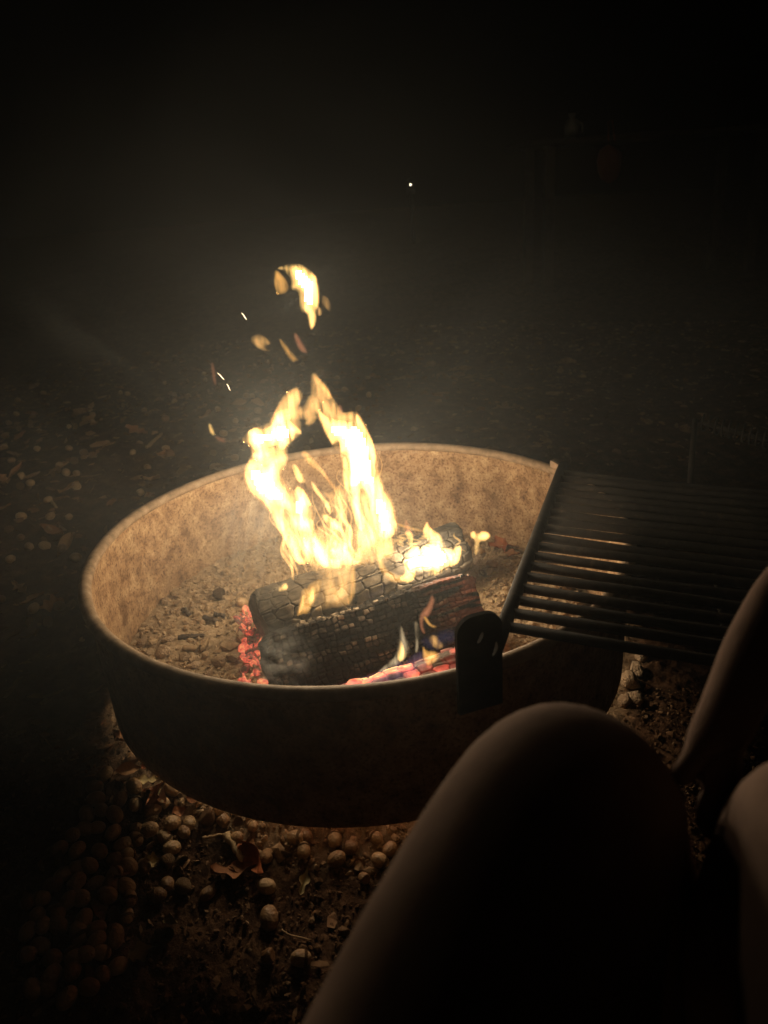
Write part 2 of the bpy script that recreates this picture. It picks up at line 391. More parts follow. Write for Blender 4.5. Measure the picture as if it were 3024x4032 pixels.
# back post: flat bar with one clipped corner
qc = np.array([.3835, .1815, 0.0]); qn = qc/np.linalg.norm(qc); qu = np.array([qn[1], -qn[0], 0.0])
post = extrude_poly([(-.014, .05), (.020, .05), (.020, .198), (.006, .216), (-.014, .218)], qc - qn*.004, qu, ev, qn, .006)
add('pivot_post', post, m_post, ring)['label'] = 'flat rusty post with a clipped corner on the back rim'

# ------------------------------------------------------------------ cooking grate
grate = empty('cooking_grate', (P_BACK+P_FRONT)/2, 'black barred cooking grate swung over the right side of the ring', 'grate')
GL = .44
def gp(s, t, n=0): return P_FRONT + ax_a*s + ax_b*t + ax_n*n
sub('pivot_tube', tube('pivot_tube', [gp(-.004, 0), gp(.1, 0), gp(.35, 0), gp(AXL+.008, 0)], .0088, 14), m_iron, grate)
sub('frame_bar', tube('end_bar', [gp(.03, GL), gp(.3, GL), gp(AXL-.03, GL)], .0085, 12), m_iron, grate)
NB = 18
bar_me = None
for i in range(NB):
    s = .040 + i*(AXL-.075)/(NB-1)
    thick = .0065
    sub('bar', tube('bar', [gp(s, .004), gp(s+.0016*math.sin(i*3.7), .15, -.0022+.002*math.sin(i*2.1)), gp(s+.0014*math.sin(i*5.1), .3, -.0018+.0016*math.sin(i*1.3)), gp(s, GL-.003)], thick, 10), m_iron, grate)
sub('cross_bar', tube('cross_bar', [gp(.035, .245, -.014), gp(.3, .245, -.014), gp(AXL-.03, .245, -.014)], .006, 10), m_iron, grate)
h0 = gp(AXL-.035, .22); h1 = np.array([.645, .195, .270]); h2 = np.array([.765, .085, .244])
rod = sub('handle', tube('handle_rod', [h0, h0+(h1-h0)*.6, h1, h1+(h2-h1)*.1, h2], .005, 10), m_iron, grate)
t = np.linspace(0, 1, 420); turns = 13
d = (h2-h1)/np.linalg.norm(h2-h1); e1 = np.cross(d, [0, 0, 1]); e1 /= np.linalg.norm(e1); e2 = np.cross(d, e1)
coil = h1 + np.outer(.004+t*.95*np.linalg.norm(h2-h1), d) + .0145*(np.cos(t*turns*2*np.pi)[:, None]*e1 + np.sin(t*turns*2*np.pi)[:, None]*e2)
co = add('coil_grip', tube('coil_grip', coil, .0020, 6), m_iron, rod); co['label'] = 'open wire coil grip on the grate handle'

# ------------------------------------------------------------------ logs
def log_mesh(name, A, B, section, ns, nu, cell=(.013, .010), depth=.0035, end_round=.006, seed=1, glowfn=None, bow=0.0, crackw=.16, rough_amp=.004, barefn=None, jit=.75, lit_rows=False):
    """split log from A to B; section = closed outline (across, up) in metres; blocks of char stand proud of the cracks"""
    A = np.asarray(A, float); B = np.asarray(B, float); Ls = np.linalg.norm(B-A); d = (B-A)/Ls
    up = np.array([0, 0, 1.0]); across = np.cross(d, up); across /= np.linalg.norm(across); upv = np.cross(across, d)   # across points to the camera side
    sec = np.array(section+[section[0]], float)
    seg = np.hypot(*np.diff(sec, axis=0).T); cum = np.concatenate([[0], np.cumsum(seg)]); per = cum[-1]
    u = np.linspace(0, per, nu, endpoint=False)
    px = np.interp(u, cum, sec[:, 0]); pz = np.interp(u, cum, sec[:, 1])
    k = np.exp(-np.linspace(-2, 2, 13)**2); k /= k.sum()                        # soften the corners
    px = np.convolve(np.concatenate([px[-6:], px, px[:6]]), k, 'valid'); pz = np.convolve(np.concatenate([pz[-6:], pz, pz[:6]]), k, 'valid')
    nx = np.roll(pz, 1)-np.roll(pz, -1); nz = np.roll(px, -1)-np.roll(px, 1)
    nn = np.hypot(nx, nz); nx /= nn; nz /= nn
    ctr = np.array([px.mean(), pz.mean()])
    if ((px-ctr[0])*nx + (pz-ctr[1])*nz).mean() < 0: nx, nz = -nx, -nz
    s = np.linspace(0, Ls, ns)
    S, U = np.meshgrid(s, u, indexing='ij')
    wx = S + .006*(fbm(S*30, U*30, 2, seed+3)-.5)*2; wy = U + .005*(fbm(S*30+9, U*30+3, 2, seed+4)-.5)*2
    f1, f2, idr = cells(wx/cell[0], wy/cell[1], seed, jit)
    lift = sstep(.02, crackw, f2-f1)
    patch = sstep(.40, .62, fbm(S*14+3, U*14+7, 3, seed+8))                     # blocks fade out into smooth fibre
    lift2 = lift*(.35+.65*patch) + (1-patch)*.4
    grain = (fbm(S*9, U*190, 3, seed+21)-.5)
    disp = depth*(lift2-1) + depth*.7*(idr-.5)*lift*patch + rough_amp*(fbm(S*16, U*22, 4, seed+30)-.5)*2 + .0022*grain*(1.2-patch)
    # end rounding: shrink towards the middle line at both ends
    e = np.minimum(S, Ls-S); shrink = 1 - .10*np.exp(-(e/end_round)) - .02*np.exp(-(e/(3*end_round)))
    bowv = bow*np.sin(np.pi*S/Ls)
    X = ctr[0] + (px-ctr[0])[None]*shrink + nx[None]*disp; Z = ctr[1] + (pz-ctr[1])[None]*shrink + nz[None]*disp + bowv
    skew = .010*(fbm(U*18, U*0+seed, 3, seed+50)-.5)*2                          # ragged ends
    Sx = S + skew*(np.exp(-(S/.03)) + np.exp(-((Ls-S)/.03)))
    V = A + Sx[..., None]*d + X[..., None]*across + Z[..., None]*upv
    glow = np.zeros(S.shape) if glowfn is None else glowfn(S/Ls, U/per, lift, idr, V)
    verts = V.reshape(-1, 3); F = grid_faces(ns, nu, wrap_v=True)
    tone = (.25 + .75*idr)*lift*patch
    if lit_rows: tone = tone*sstep(.30, .62, vnoise(U*95+3, S*9, seed+70))*1.15  # bands of paler char blocks, painted as though firelight caught them
    bare = np.zeros(S.shape) if barefn is None else barefn(S/Ls, U/per)
    bare_caps = np.repeat([bare[0].mean()*.6, bare[-1].mean()*.6], 9*nu)
    at = [tone.ravel(), glow.ravel()]
    caps_v = []; caps_f = []; base = len(verts); ct = []; cg = []
    for end in (0, ns-1):
        ringv = V[end]; c = ringv.mean(0); prev = np.arange(nu) + end*nu
        K = 9
        for j in range(1, K):
            q = 1-j/K; rv = c + (ringv-c)*q
            rv = rv + d*((fbm(rv[:, 0]*90+rv[:, 1]*40, rv[:, 2]*90, 3, seed+60)-.5)*.008*(1 if end else -1))[:, None]
            idx = base + np.arange(nu); caps_v.append(rv); base += nu; ct.append(np.full(nu, .15)); cg.append(glow[end]*.3)
            a_, b_ = prev, idx
            fc = np.stack([a_, b_, np.roll(b_, -1), np.roll(a_, -1)], -1)
            caps_f.append(fc if end == 0 else fc[:, ::-1]); prev = idx
        idx = base + np.arange(nu); caps_v.append(np.tile(c, (nu, 1)) + (V[end]-c)*1e-3); base += nu; ct.append(np.full(nu, .15)); cg.append(glow[end]*.3)
        fc = np.stack([prev, idx, np.roll(idx, -1), np.roll(prev, -1)], -1); caps_f.append(fc if end == 0 else fc[:, ::-1])
    verts = np.concatenate([verts]+caps_v); F = np.concatenate([F]+caps_f)
    return mesh_np(name, verts, F[:, ::-1], True, {'tone': np.concatenate([at[0]]+ct), 'glow': np.concatenate([at[1]]+cg), 'bare': np.concatenate([bare.ravel(), bare_caps])})

def glow_front(s, u, lift, idr, V):
    z = V[..., 2]
    low = sstep(.028, .004, z)*sstep(.12, .4, s)
    n = fbm(s*14, u*22, 3, 91)
    right = 0
    return np.clip(low*(.25+1.1*(n-.2)+.6*(idr-.5))*(.25+.75*lift)*1.3 + right, 0, 1)
front = log_mesh('front_log', (-.150, -.146, -.008), (.188, -.024, .000),
                 [(-.002, .114), (-.020, .110), (-.050, .086), (-.056, .03), (-.04, .0), (.016, -.008), (.064, .000), (.056, .030), (.030, .076)],
                 330, 340, cell=(.0105, .0085), depth=.0070, seed=11, crackw=.26, jit=.38, lit_rows=True, glowfn=glow_front, barefn=lambda s, u: sstep(.66, .97, s)*sstep(.42, .62, fbm(s*5, u*70, 3, 77))*.9, rough_amp=.006)
lf = empty('charred_log', (.017, -.08, 0), 'split log in front, black and checked with char, smoke at its left end', 'log', 'logs in the fire ring')
sub('charred_wood', front, m_char_black, lf)

def glow_back(s, u, lift, idr, V):
    n = fbm(s*10, u*20, 3, 97)
    return np.clip(sstep(.03, .0, V[..., 2])*(.3+.7*n), 0, 1)
back = log_mesh('back_log', (-.172, -.020, .022), (.190, .118, .052),
                [(.030, .070), (.006, .088), (-.030, .082), (-.050, .05), (-.046, .005), (-.015, -.012), (.025, -.006), (.042, .025), (.042, .05)],
                300, 280, cell=(.026, .019), depth=.0075, seed=23, glowfn=glow_back, crackw=.10, rough_amp=.006)
lb = empty('charred_log', (.01, .05, 0), 'ash-grey cracked log lying behind the others under the tallest flames', 'log', 'logs in the fire ring')
sub('charred_wood', back, m_char_grey, lb)

def glow_burn(s, u, lift, idr, V):
    n = fbm(s*16, u*12, 4, 103)
    along = sstep(.98, .80, s)*.4 + .6*sstep(.75, .5, s)
    return np.clip((.12 + 1.5*(n-.28) + .75*(idr-.5))*(.30+.70*lift)*along*1.25, 0, 1)
burn = log_mesh('burning_log', (-.110, -.258, -.002), (.195, -.172, .020),
                [(.022, .048), (-.004, .060), (-.030, .050), (-.040, .02), (-.028, -.008), (.0, -.016), (.03, -.006), (.04, .02)],
                270, 220, cell=(.021, .017), depth=.006, seed=37, glowfn=glow_burn, crackw=.12, rough_amp=.0045)
lg = empty('burning_log', (.05, -.21, 0), 'low glowing log with orange embers along the front edge of the ring', 'log', 'logs in the fire ring')
sub('glowing_wood', burn, m_char_hot, lg)

# ------------------------------------------------------------------ flames
def inside(px, py, poly):
    ins = np.zeros(px.shape, bool); n = len(poly)
    for i in range(n):
        x1, y1 = poly[i]; x2, y2 = poly[(i+1) % n]
        if y1 == y2: continue
        c = (y1 > py) != (y2 > py)
        ins ^= c & (px < (x2-x1)*(py-y1)/(y2-y1)+x1)
    return ins
def edge_dist(px, py, poly):
    d = np.full(px.shape, 1e9); n = len(poly)
    for i in range(n):
        a = np.array(poly[i], float); b = np.array(poly[(i+1) % n], float); ab = b-a
        t = np.clip(((px-a[0])*ab[0]+(py-a[1])*ab[1])/(ab@ab+1e-9), 0, 1)
        d = np.minimum(d, np.hypot(px-a[0]-t*ab[0], py-a[1]-t*ab[1]))
    return d
def smooth_poly(poly, it=2):
    p = np.array(poly, float)
    for _ in range(it):
        q = np.roll(p, -1, 0); p = np.stack([.78*p+.22*q, .22*p+.78*q], 1).reshape(-1, 2)
    return p
def flame_body(name, poly, y0, lean=0.0, step=5.0, erode=0.0, fat=1.0, maxt=.028, soft=10.0, grow=7.0, seed=1, slope=.33):
    """closed body of a flame: outline in photo pixels carried to the standing sheet y = y0 + slope*x (+ lean with height), with its own thickness"""
    poly = smooth_poly(poly)
    x0, yy0 = poly.min(0)-step-grow; x1, yy1 = poly.max(0)+step+grow
    gx = np.arange(x0, x1+step, step); gy = np.arange(yy0, yy1+step, step)
    X, Y = np.meshgrid(gx, gy, indexing='ij')
    ed = edge_dist(X, Y, poly); d = np.where(inside(X, Y, poly), ed, -ed) + grow - erode
    ok = d > 0
    if ok.sum() < 6: return None
    v = ((X-1512)/FPX)[..., None]*_r - ((Y-2016)/FPX)[..., None]*_u + _f
    # meet the sheet y - slope*x = y0
    k = (y0 - (CAM[1]-slope*CAM[0]))/(v[..., 1]-slope*v[..., 0])
    P = CAM + v*k[..., None]
    wav = (fbm(X*.012, Y*.009, 3, seed)-.5)*.05
    zrel = P[..., 2]-.1
    sh = wav + lean*zrel
    nv = v/np.linalg.norm(v, axis=-1)[..., None]
    P = P + nv*sh[..., None]
    m_per_px = 1.12/FPX
    tt = np.maximum(d, 0)*m_per_px*fat*np.clip((d+2)/(soft+2), 0, 1)**.9
    tt = maxt*np.tanh(tt/maxt)
    core = ok.copy(); core[1:] &= ok[:-1]; core[:-1] &= ok[1:]; core[:, 1:] &= ok[:, :-1]; core[:, :-1] &= ok[:, 1:]
    tt = np.where(core, tt, 0)
    cellok = ok[:-1, :-1] & ok[1:, :-1] & ok[:-1, 1:] & ok[1:, 1:]
    nxg, nyg = X.shape
    for _ in range(8):                                  # drop strips that would have no thickness
        cnt = np.zeros((nxg, nyg), int)
        for a_, b_ in ((0, 0), (1, 0), (0, 1), (1, 1)): cnt[a_:nxg-1+a_, b_:nyg-1+b_] += cellok
        inn = cnt == 4
        keep = cellok & (inn[:-1, :-1] | inn[1:, :-1] | inn[:-1, 1:] | inn[1:, 1:])
        if (keep == cellok).all(): break
        cellok = keep
    idx = np.arange(nxg*nyg).reshape(nxg, nyg)
    q = np.stack([idx[:-1, :-1], idx[1:, :-1], idx[1:, 1:], idx[:-1, 1:]], -1)[cellok]
    # rim vertices = any corner on an open border
    cnt = np.zeros((nxg, nyg), int)
    for a_, b_ in ((0, 0), (1, 0), (0, 1), (1, 1)):
        cnt[a_:nxg-1+a_, b_:nyg-1+b_] += cellok
    rim = cnt < 4
    tt = np.where(rim, 0, tt)
    F = (P - nv*tt[..., None]).reshape(-1, 3); Bk = (P + nv*(tt*.9)[..., None]).reshape(-1, 3)
    n = len(F); back_index = np.where(rim.ravel(), np.arange(n), np.arange(n)+n)
    faces = np.concatenate([q[:, ::-1], back_index[q]])
    V = np.concatenate([F, Bk])
    used = np.unique(faces); remap = np.zeros(len(V), int); remap[used] = np.arange(len(used))
    if len(faces) == 0: return None
    return mesh_np(name, V[used], remap[faces], True)
T1 = lambda L_: [(950+.3014*x, 1450+.3014*y) for x, y in L_]
TR = lambda L_: [(750+.5425*x, 950+.5425*y) for x, y in L_]
T2 = lambda L_: [(900+.4521*x, 1850+.4521*y) for x, y in L_]
T3 = lambda L_: [(1450+.3617*x, 2000+.3617*y) for x, y in L_]
T5 = lambda L_: [(1000+.2411*x, 1000+.2411*y) for x, y in L_]
TB = lambda L_: [(1000+.5425*x, 2450+.5425*y) for x, y in L_]
_fs = [0]
def flame_part(parent, name, poly, mat, y0, core=None, **kw):
    _fs[0] += 3
    me = flame_body(name, poly, y0, seed=_fs[0], **kw)
    if me is None: return None
    o = sub(name, me, mat, parent)
    if core:
        kw2 = dict(kw); kw2['fat'] = kw.get('fat', 1.0)*.55; kw2['step'] = 11.0; kw2['soft'] = 4.0
        mc = flame_body('core', poly, y0, seed=_fs[0], erode=core, **kw2)
        if mc is not None: add('core', mc, e_core, o).location = (0, 0, 0)
    return o

# the left tall flame
fl = empty('flame', (-.06, .0, .10), 'tall white-hot flame curling up on the left from between the logs', 'flame', 'flames of the campfire')
A1 = T1([(0,935),(75,925),(80,825),(180,768),(250,800),(340,780),(400,740),(470,580),(540,540),(600,520),(640,640),(630,690),(700,740),(780,810),(785,875),(700,830),(690,945),(600,1000),(545,1080),(440,1000),(330,1040),(390,1140),(260,1225),(190,1200),(140,1120),(215,1095),(130,1040),(100,1000)])
flame_part(fl, 'flame_tongue', A1, v_hot, .01, core=28)
A2 = T2([(140,0),(150,90),(215,235),(300,275),(370,370),(385,440),(470,570),(510,640),(503,670),(550,700),(562,780),(620,830),(700,810),(690,760),(620,760),(600,600),(560,540),(480,440),(400,300),(470,320),(560,400),(560,520),(660,530),(720,560),(750,520),(745,450),(690,400),(690,320),(725,310),(660,180),(600,130),(570,200),(555,255),(500,170),(440,105),(430,0),(440,-90),(391,-100),(324,-15),(250,-60),(197,-98),(150,-50)])
flame_part(fl, 'flame_tongue', A2, v_hot, .0, core=27)
flame_part(fl, 'flame_veil', T1([(375,720),(420,580),(490,450),(580,320),(700,240),(760,260),(805,345),(790,410),(745,490),(800,520),(870,380),(940,320),(950,250),(910,110),(965,60),(1020,130),(1130,250),(1200,430),(1140,400),(1060,430),(1030,520),(970,590),(995,650),(930,745),(810,735),(860,680),(780,660),(650,665),(560,680),(440,760)]), v_tan, .02, maxt=.015)
flame_part(fl, 'flame_streak', T1([(985,110),(1020,140),(1130,250),(1195,400),(1150,370),(1050,270),(990,180)]), v_orange, .005, step=3)
flame_part(fl, 'flame_veil', T1([(90,1230),(150,1100),(330,1030),(480,1030),(590,1060),(620,1180),(590,1260),(510,1350),(470,1420),(300,1350),(60,1380),(40,1330)]), v_tan, .03, maxt=.012)
flame_part(fl, 'flame_veil', T2([(390,290),(560,400),(690,400),(750,530),(840,690),(890,830),(770,870),(690,800),(600,640),(480,440)]), v_tan, .03, maxt=.012)
flame_part(fl, 'flame_tongue', T2([(600,560),(660,600),(745,665),(700,590),(760,575),(830,680),(880,790),(885,845),(820,850),(770,790),(700,700),(640,650)]), v_hot, .0, core=24)
flame_part(fl, 'flame_veil', TR([(360,1440),(440,1360),(560,1330),(600,1260),(640,1180),(700,1090),(780,1060),(815,1110),(790,1190),(760,1230),(800,1300),(800,1400),(750,1440),(700,1520),(705,1600),(650,1700),(680,1740),(740,1830),(780,1770),(850,1840),(890,1930),(905,2130),(960,2230),(900,2300),(760,2290),(690,2200),(590,1990),(500,1880),(400,1790),(385,1650),(440,1560),(440,1500)]), v_tan, .022, maxt=.009)
# the right tall flame
fr = empty('flame', (.05, .03, .10), 'tall white-hot flame leaning left on the right side of the fire', 'flame', 'flames of the campfire')
B1 = TR([(910,1225),(930,1215),(985,1275),(1080,1305),(1180,1315),(1200,1240),(1240,1300),(1290,1385),(1322,1450),(1345,1560),(1360,1690),(1398,1785),(1405,1820),(1460,1890),(1475,2000),(1503,2070),(1480,2140),(1400,2165),(1365,2140),(1340,2080),(1305,1960),(1290,1840),(1250,1780),(1225,1810),(1235,1940),(1270,2010),(1268,2080),(1235,2112),(1190,2000),(1140,1860),(1112,1750),(1110,1600),(1125,1535),(1098,1545),(1080,1440),(1045,1470),(1028,1480),(960,1350)])
flame_part(fr, 'flame_tongue', B1, v_hot, .03, core=27)
flame_part(fr, 'flame_veil', T1([(1050,430),(1130,400),(1240,480),(1300,600),(1330,580),(1490,560),(1540,590),(1600,700),(1640,800),(1560,760),(1450,690),(1290,710),(1130,650),(1080,560)]), v_tan, .04, maxt=.011)
flame_part(fr, 'flame_tip', T1([(1255,530),(1290,460),(1335,580),(1300,605)]), v_red, .04, step=3)
flame_part(fr, 'flame_veil', TR([(1215,1790),(1290,1780),(1330,1960),(1370,2150),(1300,2240),(1230,2230),(1250,2090),(1270,2010),(1230,1940)]), v_tan, .05, maxt=.014)
flame_part(fr, 'flame_veil', T2([(1120,520),(1200,470),(1300,560),(1440,600),(1465,660),(1430,740),(1380,800),(1310,720),(1230,640),(1180,700),(1130,790),(1090,760),(1150,640)]), v_tan, .03, maxt=.010)
flame_part(fr, 'flame_veil', TR([(905,1225),(880,1180),(870,960),(910,950),(980,1060),(1080,1200),(1110,1250),(1210,1230),(1290,1370),(1350,1540),(1370,1700),(1470,1880),(1510,2070),(1480,2160),(1380,2190),(1290,2220),(1200,2200),(1180,2010),(1110,1800),(1100,1560),(1030,1490),(950,1350)]), v_tan, .045, maxt=.009)
# flames between the two
fm = empty('flame', (-.01, .02, .10), 'thin wispy flames between the two tall ones', 'flame', 'flames of the campfire')
flame_part(fm, 'flame_tongue', T1([(770,1110),(830,1070),(920,1150),(1020,1270),(1120,1400),(1240,1560),(1290,1650),(1240,1640),(1100,1440),(1020,1340),(930,1300),(840,1200)]), v_orange, .04, maxt=.012, step=4)
flame_part(fm, 'flame_tongue', T1([(660,1260),(700,1250),(760,1320),(825,1440),(825,1495),(770,1495),(720,1450),(690,1360)]), v_hot, .02, core=25, step=4)
flame_part(fm, 'flame_tongue', T2([(718,95),(750,130),(830,240),(885,310),(890,390),(860,350),(820,270),(740,180)]), v_hot, .02, step=4)
flame_part(fm, 'flame_veil', T2([(820,190),(880,210),(960,120),(1010,180),(1040,330),(1030,420),(1010,510),(960,440),(900,380),(890,290)]), v_tan, .05, maxt=.010)
flame_part(fm, 'flame_tongue', T2([(795,365),(860,400),(950,440),(990,500),(1010,570),(1060,650),(1130,760),(1090,720),(1010,620),(970,530),(890,510),(830,440)]), v_hot, .0, core=24, step=4)
flame_part(fm, 'flame_tongue', T2([(890,640),(950,600),(1000,610),(1040,650),(1040,720),(1110,790),(1160,800),(1060,835),(1000,815),(960,865),(900,855),(880,780),(930,770),(880,700),(930,660)]), v_hot, -.01, core=25)
flame_part(fm, 'flame_veil', T2([(560,600),(760,500),(960,430),(1130,500),(1290,540),(1450,600),(1465,700),(1380,820),(1180,840),(1080,900),(920,940),(800,930),(700,830)]), v_faint, .03, maxt=.022)
flame_part(fm, 'flame_veil', T2([(700,560),(840,640),(900,540),(980,640),(1080,720),(1180,640),(1300,640),(1400,720),(1330,800),(1150,820),(1000,870),(860,870),(760,780)]), v_tan, .01, maxt=.012)
# sheet of flame standing between the two logs
fsheet = empty('flame', (-.06, -.07, .07), 'translucent tan sheet of flame rising between the front and back logs', 'flame', 'flames of the campfire')
flame_part(fsheet, 'flame_veil', T2([(800,930),(920,885),(1095,815),(1105,1000),(1090,1110),(1045,1185),(900,1200),(740,1240),(800,1130)]), v_faint, -.075, maxt=.017)
flame_part(fsheet, 'flame_streak', T2([(1060,880),(1100,820),(1105,1000),(1095,1100),(1050,1180),(1030,1150),(1070,1050)]), v_orange, -.08, step=4, maxt=.01)
flame_part(fsheet, 'flame_tongue', T2([(640,1030),(690,1040),(700,990),(810,940),(805,1040),(765,1120),(690,1260),(650,1250),(590,1280),(620,1170)]), v_orange, -.085, maxt=.013)
flame_part(fsheet, 'flame_tongue', T2([(645,1090),(670,1090),(660,1180),(610,1260),(625,1180)]), v_hot, -.09, step=4)
flame_part(fsheet, 'flame_tongue', T2([(720,1010),(790,990),(790,1040),(740,1130),(690,1250),(690,1160)]), v_hot, -.09, step=4)
flame_part(fsheet, 'flame_tip', T2([(440,1020),(500,980),(520,1040),(440,1060)]), v_hot, -.02, step=4)
flame_part(fsheet, 'blue_flame', T2([(1130,830),(1180,1090),(1230,1080),(1330,1040),(1380,950),(1360,1050),(1260,1110),(1170,1110)]), v_blue, -.08, step=4)
# flames on the right end of the back log
fe = empty('flame', (.12, .05, .11), 'low bright flames licking along the right end of the back log', 'flame', 'flames of the campfire')
flame_part(fe, 'flame_tongue', T3([(590,240),(640,140),(665,200),(720,250),(800,300),(850,440),(900,455),(1000,405),(1015,430),(1000,560),(960,620),(860,650),(780,720),(680,750),(645,720),(700,690),(560,680),(515,640),(500,800),(400,820),(330,760),(430,690),(370,580),(440,545),(450,380),(390,260),(440,240),(500,300),(545,440),(630,480),(600,400),(700,370),(615,330)]), v_hot, -.022, core=26)
flame_part(fe, 'flame_streak', T3([(75,400),(110,400),(145,560),(205,680),(330,740),(410,720),(420,800),(260,815),(150,730),(90,570)]), v_orange, -.03, step=4, maxt=.012)
flame_part(fe, 'flame_streak', T3([(320,165),(420,200),(590,240),(590,262),(430,228),(320,190)]), v_orange, .0, step=3)
flame_part(fe, 'flame_tip', T3([(385,240),(408,110),(440,180),(485,270),(440,310)]), v_red, -.02, step=3)
flame_part(fe, 'flame_tongue', T3([(1110,275),(1150,250),(1195,290),(1240,250),(1310,270),(1332,310),(1280,362),(1215,352),(1195,440),(1175,520),(1160,480),(1172,350),(1120,320)]), v_hot, .04, core=24, step=4)
flame_part(fe, 'blue_flame', T3([(1160,440),(1200,400),(1190,560),(1160,690),(1140,720),(1145,600)]), v_blue, .035, step=3)
flame_part(fe, 'blue_flame', T3([(1010,140),(1050,150),(1080,210),(1075,250),(1050,180)]), v_blue, .05, step=3)
# little flames over the glowing log in front
ff = empty('flame', (.08, -.2, .05), 'small yellow and violet flames flickering over the glowing front log', 'flame', 'flames of the campfire')
flame_part(ff, 'flame_tongue', TB([(1060,0),(1090,90),(1140,180),(1110,260),(1050,300),(960,350),(890,368),(980,290),(1030,250),(1050,150)]), v_pale, -.235, step=4, maxt=.010)
flame_part(ff, 'flame_tongue', TB([(1060,120),(1085,170),(1110,250),(1060,290),(1040,260)]), v_hot, -.24, step=4)
flame_part(ff, 'flame_streak', TB([(1162,0),(1187,0),(1197,110),(1187,210),(1170,222),(1180,100)]), v_pale, -.225, step=3)
flame_part(ff, 'flame_streak', T3([(690,940),(725,1000),(690,1120),(650,1190),(600,1180),(590,1280),(625,1382),(570,1330),(558,1180),(600,1110),(650,1060)]), v_red, -.21, step=3)
flame_part(ff, 'flame_streak', T3([(600,1180),(630,1190),(680,1270),(750,1295),(700,1300),(640,1260)]), v_orange, -.215, step=3)
flame_part(ff, 'violet_flame', TB([(590,462),(700,420),(880,370),(1000,300),(1150,240),(1235,190),(1265,320),(1150,410),(1000,455),(800,470)]), v_violet, -.25, maxt=.02)
flame_part(ff, 'flame_tongue', TB([(1265,110),(1310,85),(1385,175),(1340,195),(1290,175)]), v_tan, -.225, step=4)
flame_part(ff, 'flame_tongue', TB([(1225,170),(1250,210),(1330,215),(1350,250),(1300,300),(1255,320),(1225,250)]), v_orange, -.24, step=4)
flame_part(ff, 'blue_flame', TB([(1200,120),(1330,60),(1480,30),(1480,120),(1380,190),(1300,210),(1230,180)]), v_blue, -.2, maxt=.02)
# thin licking strands along the tall flames
def strands(parent, xs, y_base, tops, y0, mats, n, seed):
    r = np.random.default_rng(seed)
    for i in range(n):
        xb = r.uniform(*xs); yb = y_base + (1240-xb)*.30 + r.uniform(-30, 30); yt = r.uniform(*tops); lean_ = r.uniform(-.55, -.12)
        q = np.linspace(0, 1, 26); amp = r.uniform(8, 26); ph = r.uniform(0, 6.3); fq = r.uniform(1.0, 2.2)
        yy = yb + (yt-yb)*q; xx = xb + lean_*(yb-yy)*.7 + amp*np.sin(ph+q*fq*6.28)*(.3+q)
        P = np.array([on_sheet((a_, b_), y0) for a_, b_ in zip(xx, yy)])
        wd = r.uniform(.0014, .0036)*np.sin(np.pi*np.clip(q, .02, .985)**.7)**.8 + .0002
        vv, ff_ = tube_np(P, wd, 8); _me = mesh_np('strand', vv, ff_[:, ::-1], True)
        bm = bmesh.new(); bm.from_mesh(_me); bmesh.ops.remove_doubles(bm, verts=bm.verts[:], dist=2e-5); bmesh.ops.recalc_face_normals(bm, faces=bm.faces[:]); bm.to_mesh(_me); bm.free()
        sub('flame_strand', _me, mats[i % len(mats)], parent)
def on_sheet(p, y0, slope=.33):
    v = ray(p[0], p[1]); k = (y0-(CAM[1]-slope*CAM[0]))/(v[1]-slope*v[0]); return CAM+v*k
v_strand = flame_vol('flame_strand', (1.0, .56, .17), 130)
strands(fl, (1150, 1290), 2230, (1850, 2080), -.02, [v_strand], 9, 5)
strands(fm, (1230, 1420), 2230, (1880, 2150), -.01, [v_strand], 12, 6)
strands(fr, (1380, 1540), 2230, (1700, 2050), .01, [v_strand], 10, 7)
strands(fe, (1560, 1800), 2250, (2080, 2180), -.02, [v_strand], 8, 8)
# flames torn off above the fire
def torn(poly, mat, y0, label, core=None, name='torn_flame', **kw):
    me_pts = np.array(poly); c = on_sheet(me_pts.mean(0), y0)
    o = empty(name, c, label, 'flame', 'scraps of flame torn off above the fire')
    kw.setdefault('soft', 16.0); flame_part(o, 'flame_tongue', poly, mat, y0, core=core, **kw); return o
def on_sheet(p, y0, slope=.33):
    v = ray(p[0], p[1]); k = (y0-(CAM[1]-slope*CAM[0]))/(v[1]-slope*v[0]); return CAM+v*k
o = torn(T5([(380,240),(480,190),(600,165),(750,165),(880,240),(1000,340),(1060,470),(1065,650),(1050,850),(1010,930),(1010,1090),(990,1180),(930,1245),(900,1150),(880,970),(780,940),(750,850),(740,600),(600,575),(620,440),(530,300),(440,240)]), v_hot, .03, 'large hook-shaped scrap of flame, the topmost, floating free above the fire', core=25, step=4)
flame_part(o, 'flame_veil', T5([(340,260),(400,290),(500,380),(565,500),(560,590),(500,640),(400,660),(350,560),(330,460)]), v_orange, .04, step=4, maxt=.008)
flame_part(o, 'flame_veil', T5([(1110,670),(1200,700),(1240,800),(1240,960),(1200,900),(1110,830)]), v_tan, .04, step=4, maxt=.008)
flame_part(o, 'flame_veil', T5([(1040,850),(1110,900),(1110,980),(1060,1020),(1030,960)]), v_tan, .04, step=4)
torn(TR([(440,700),(480,672),(540,690),(592,742),(530,765),(585,803),(500,785),(445,735)]), v_tan, .03, 'small rounded tan scrap of flame left below the topmost one', step=4, maxt=.009)
torn(T5([(420,1380),(480,1440),(600,1580),(730,1745),(690,1730),(640,1780),(560,1680),(440,1470)]), v_orange, .03, 'narrow slanting yellow scrap of flame below the topmost one', step=3)
torn(T5([(640,1290),(700,1290),(780,1430),(880,1610),(860,1622),(760,1600),(690,1480)]), v_red, .04, 'slanting dull red scrap of flame beside the yellow one', step=4, maxt=.008)
torn(TR([(150,880),(166,885),(188,1040),(168,1035)]), v_red, .03, 'thin upright red scrap of flame at the far left of the fire', step=3)
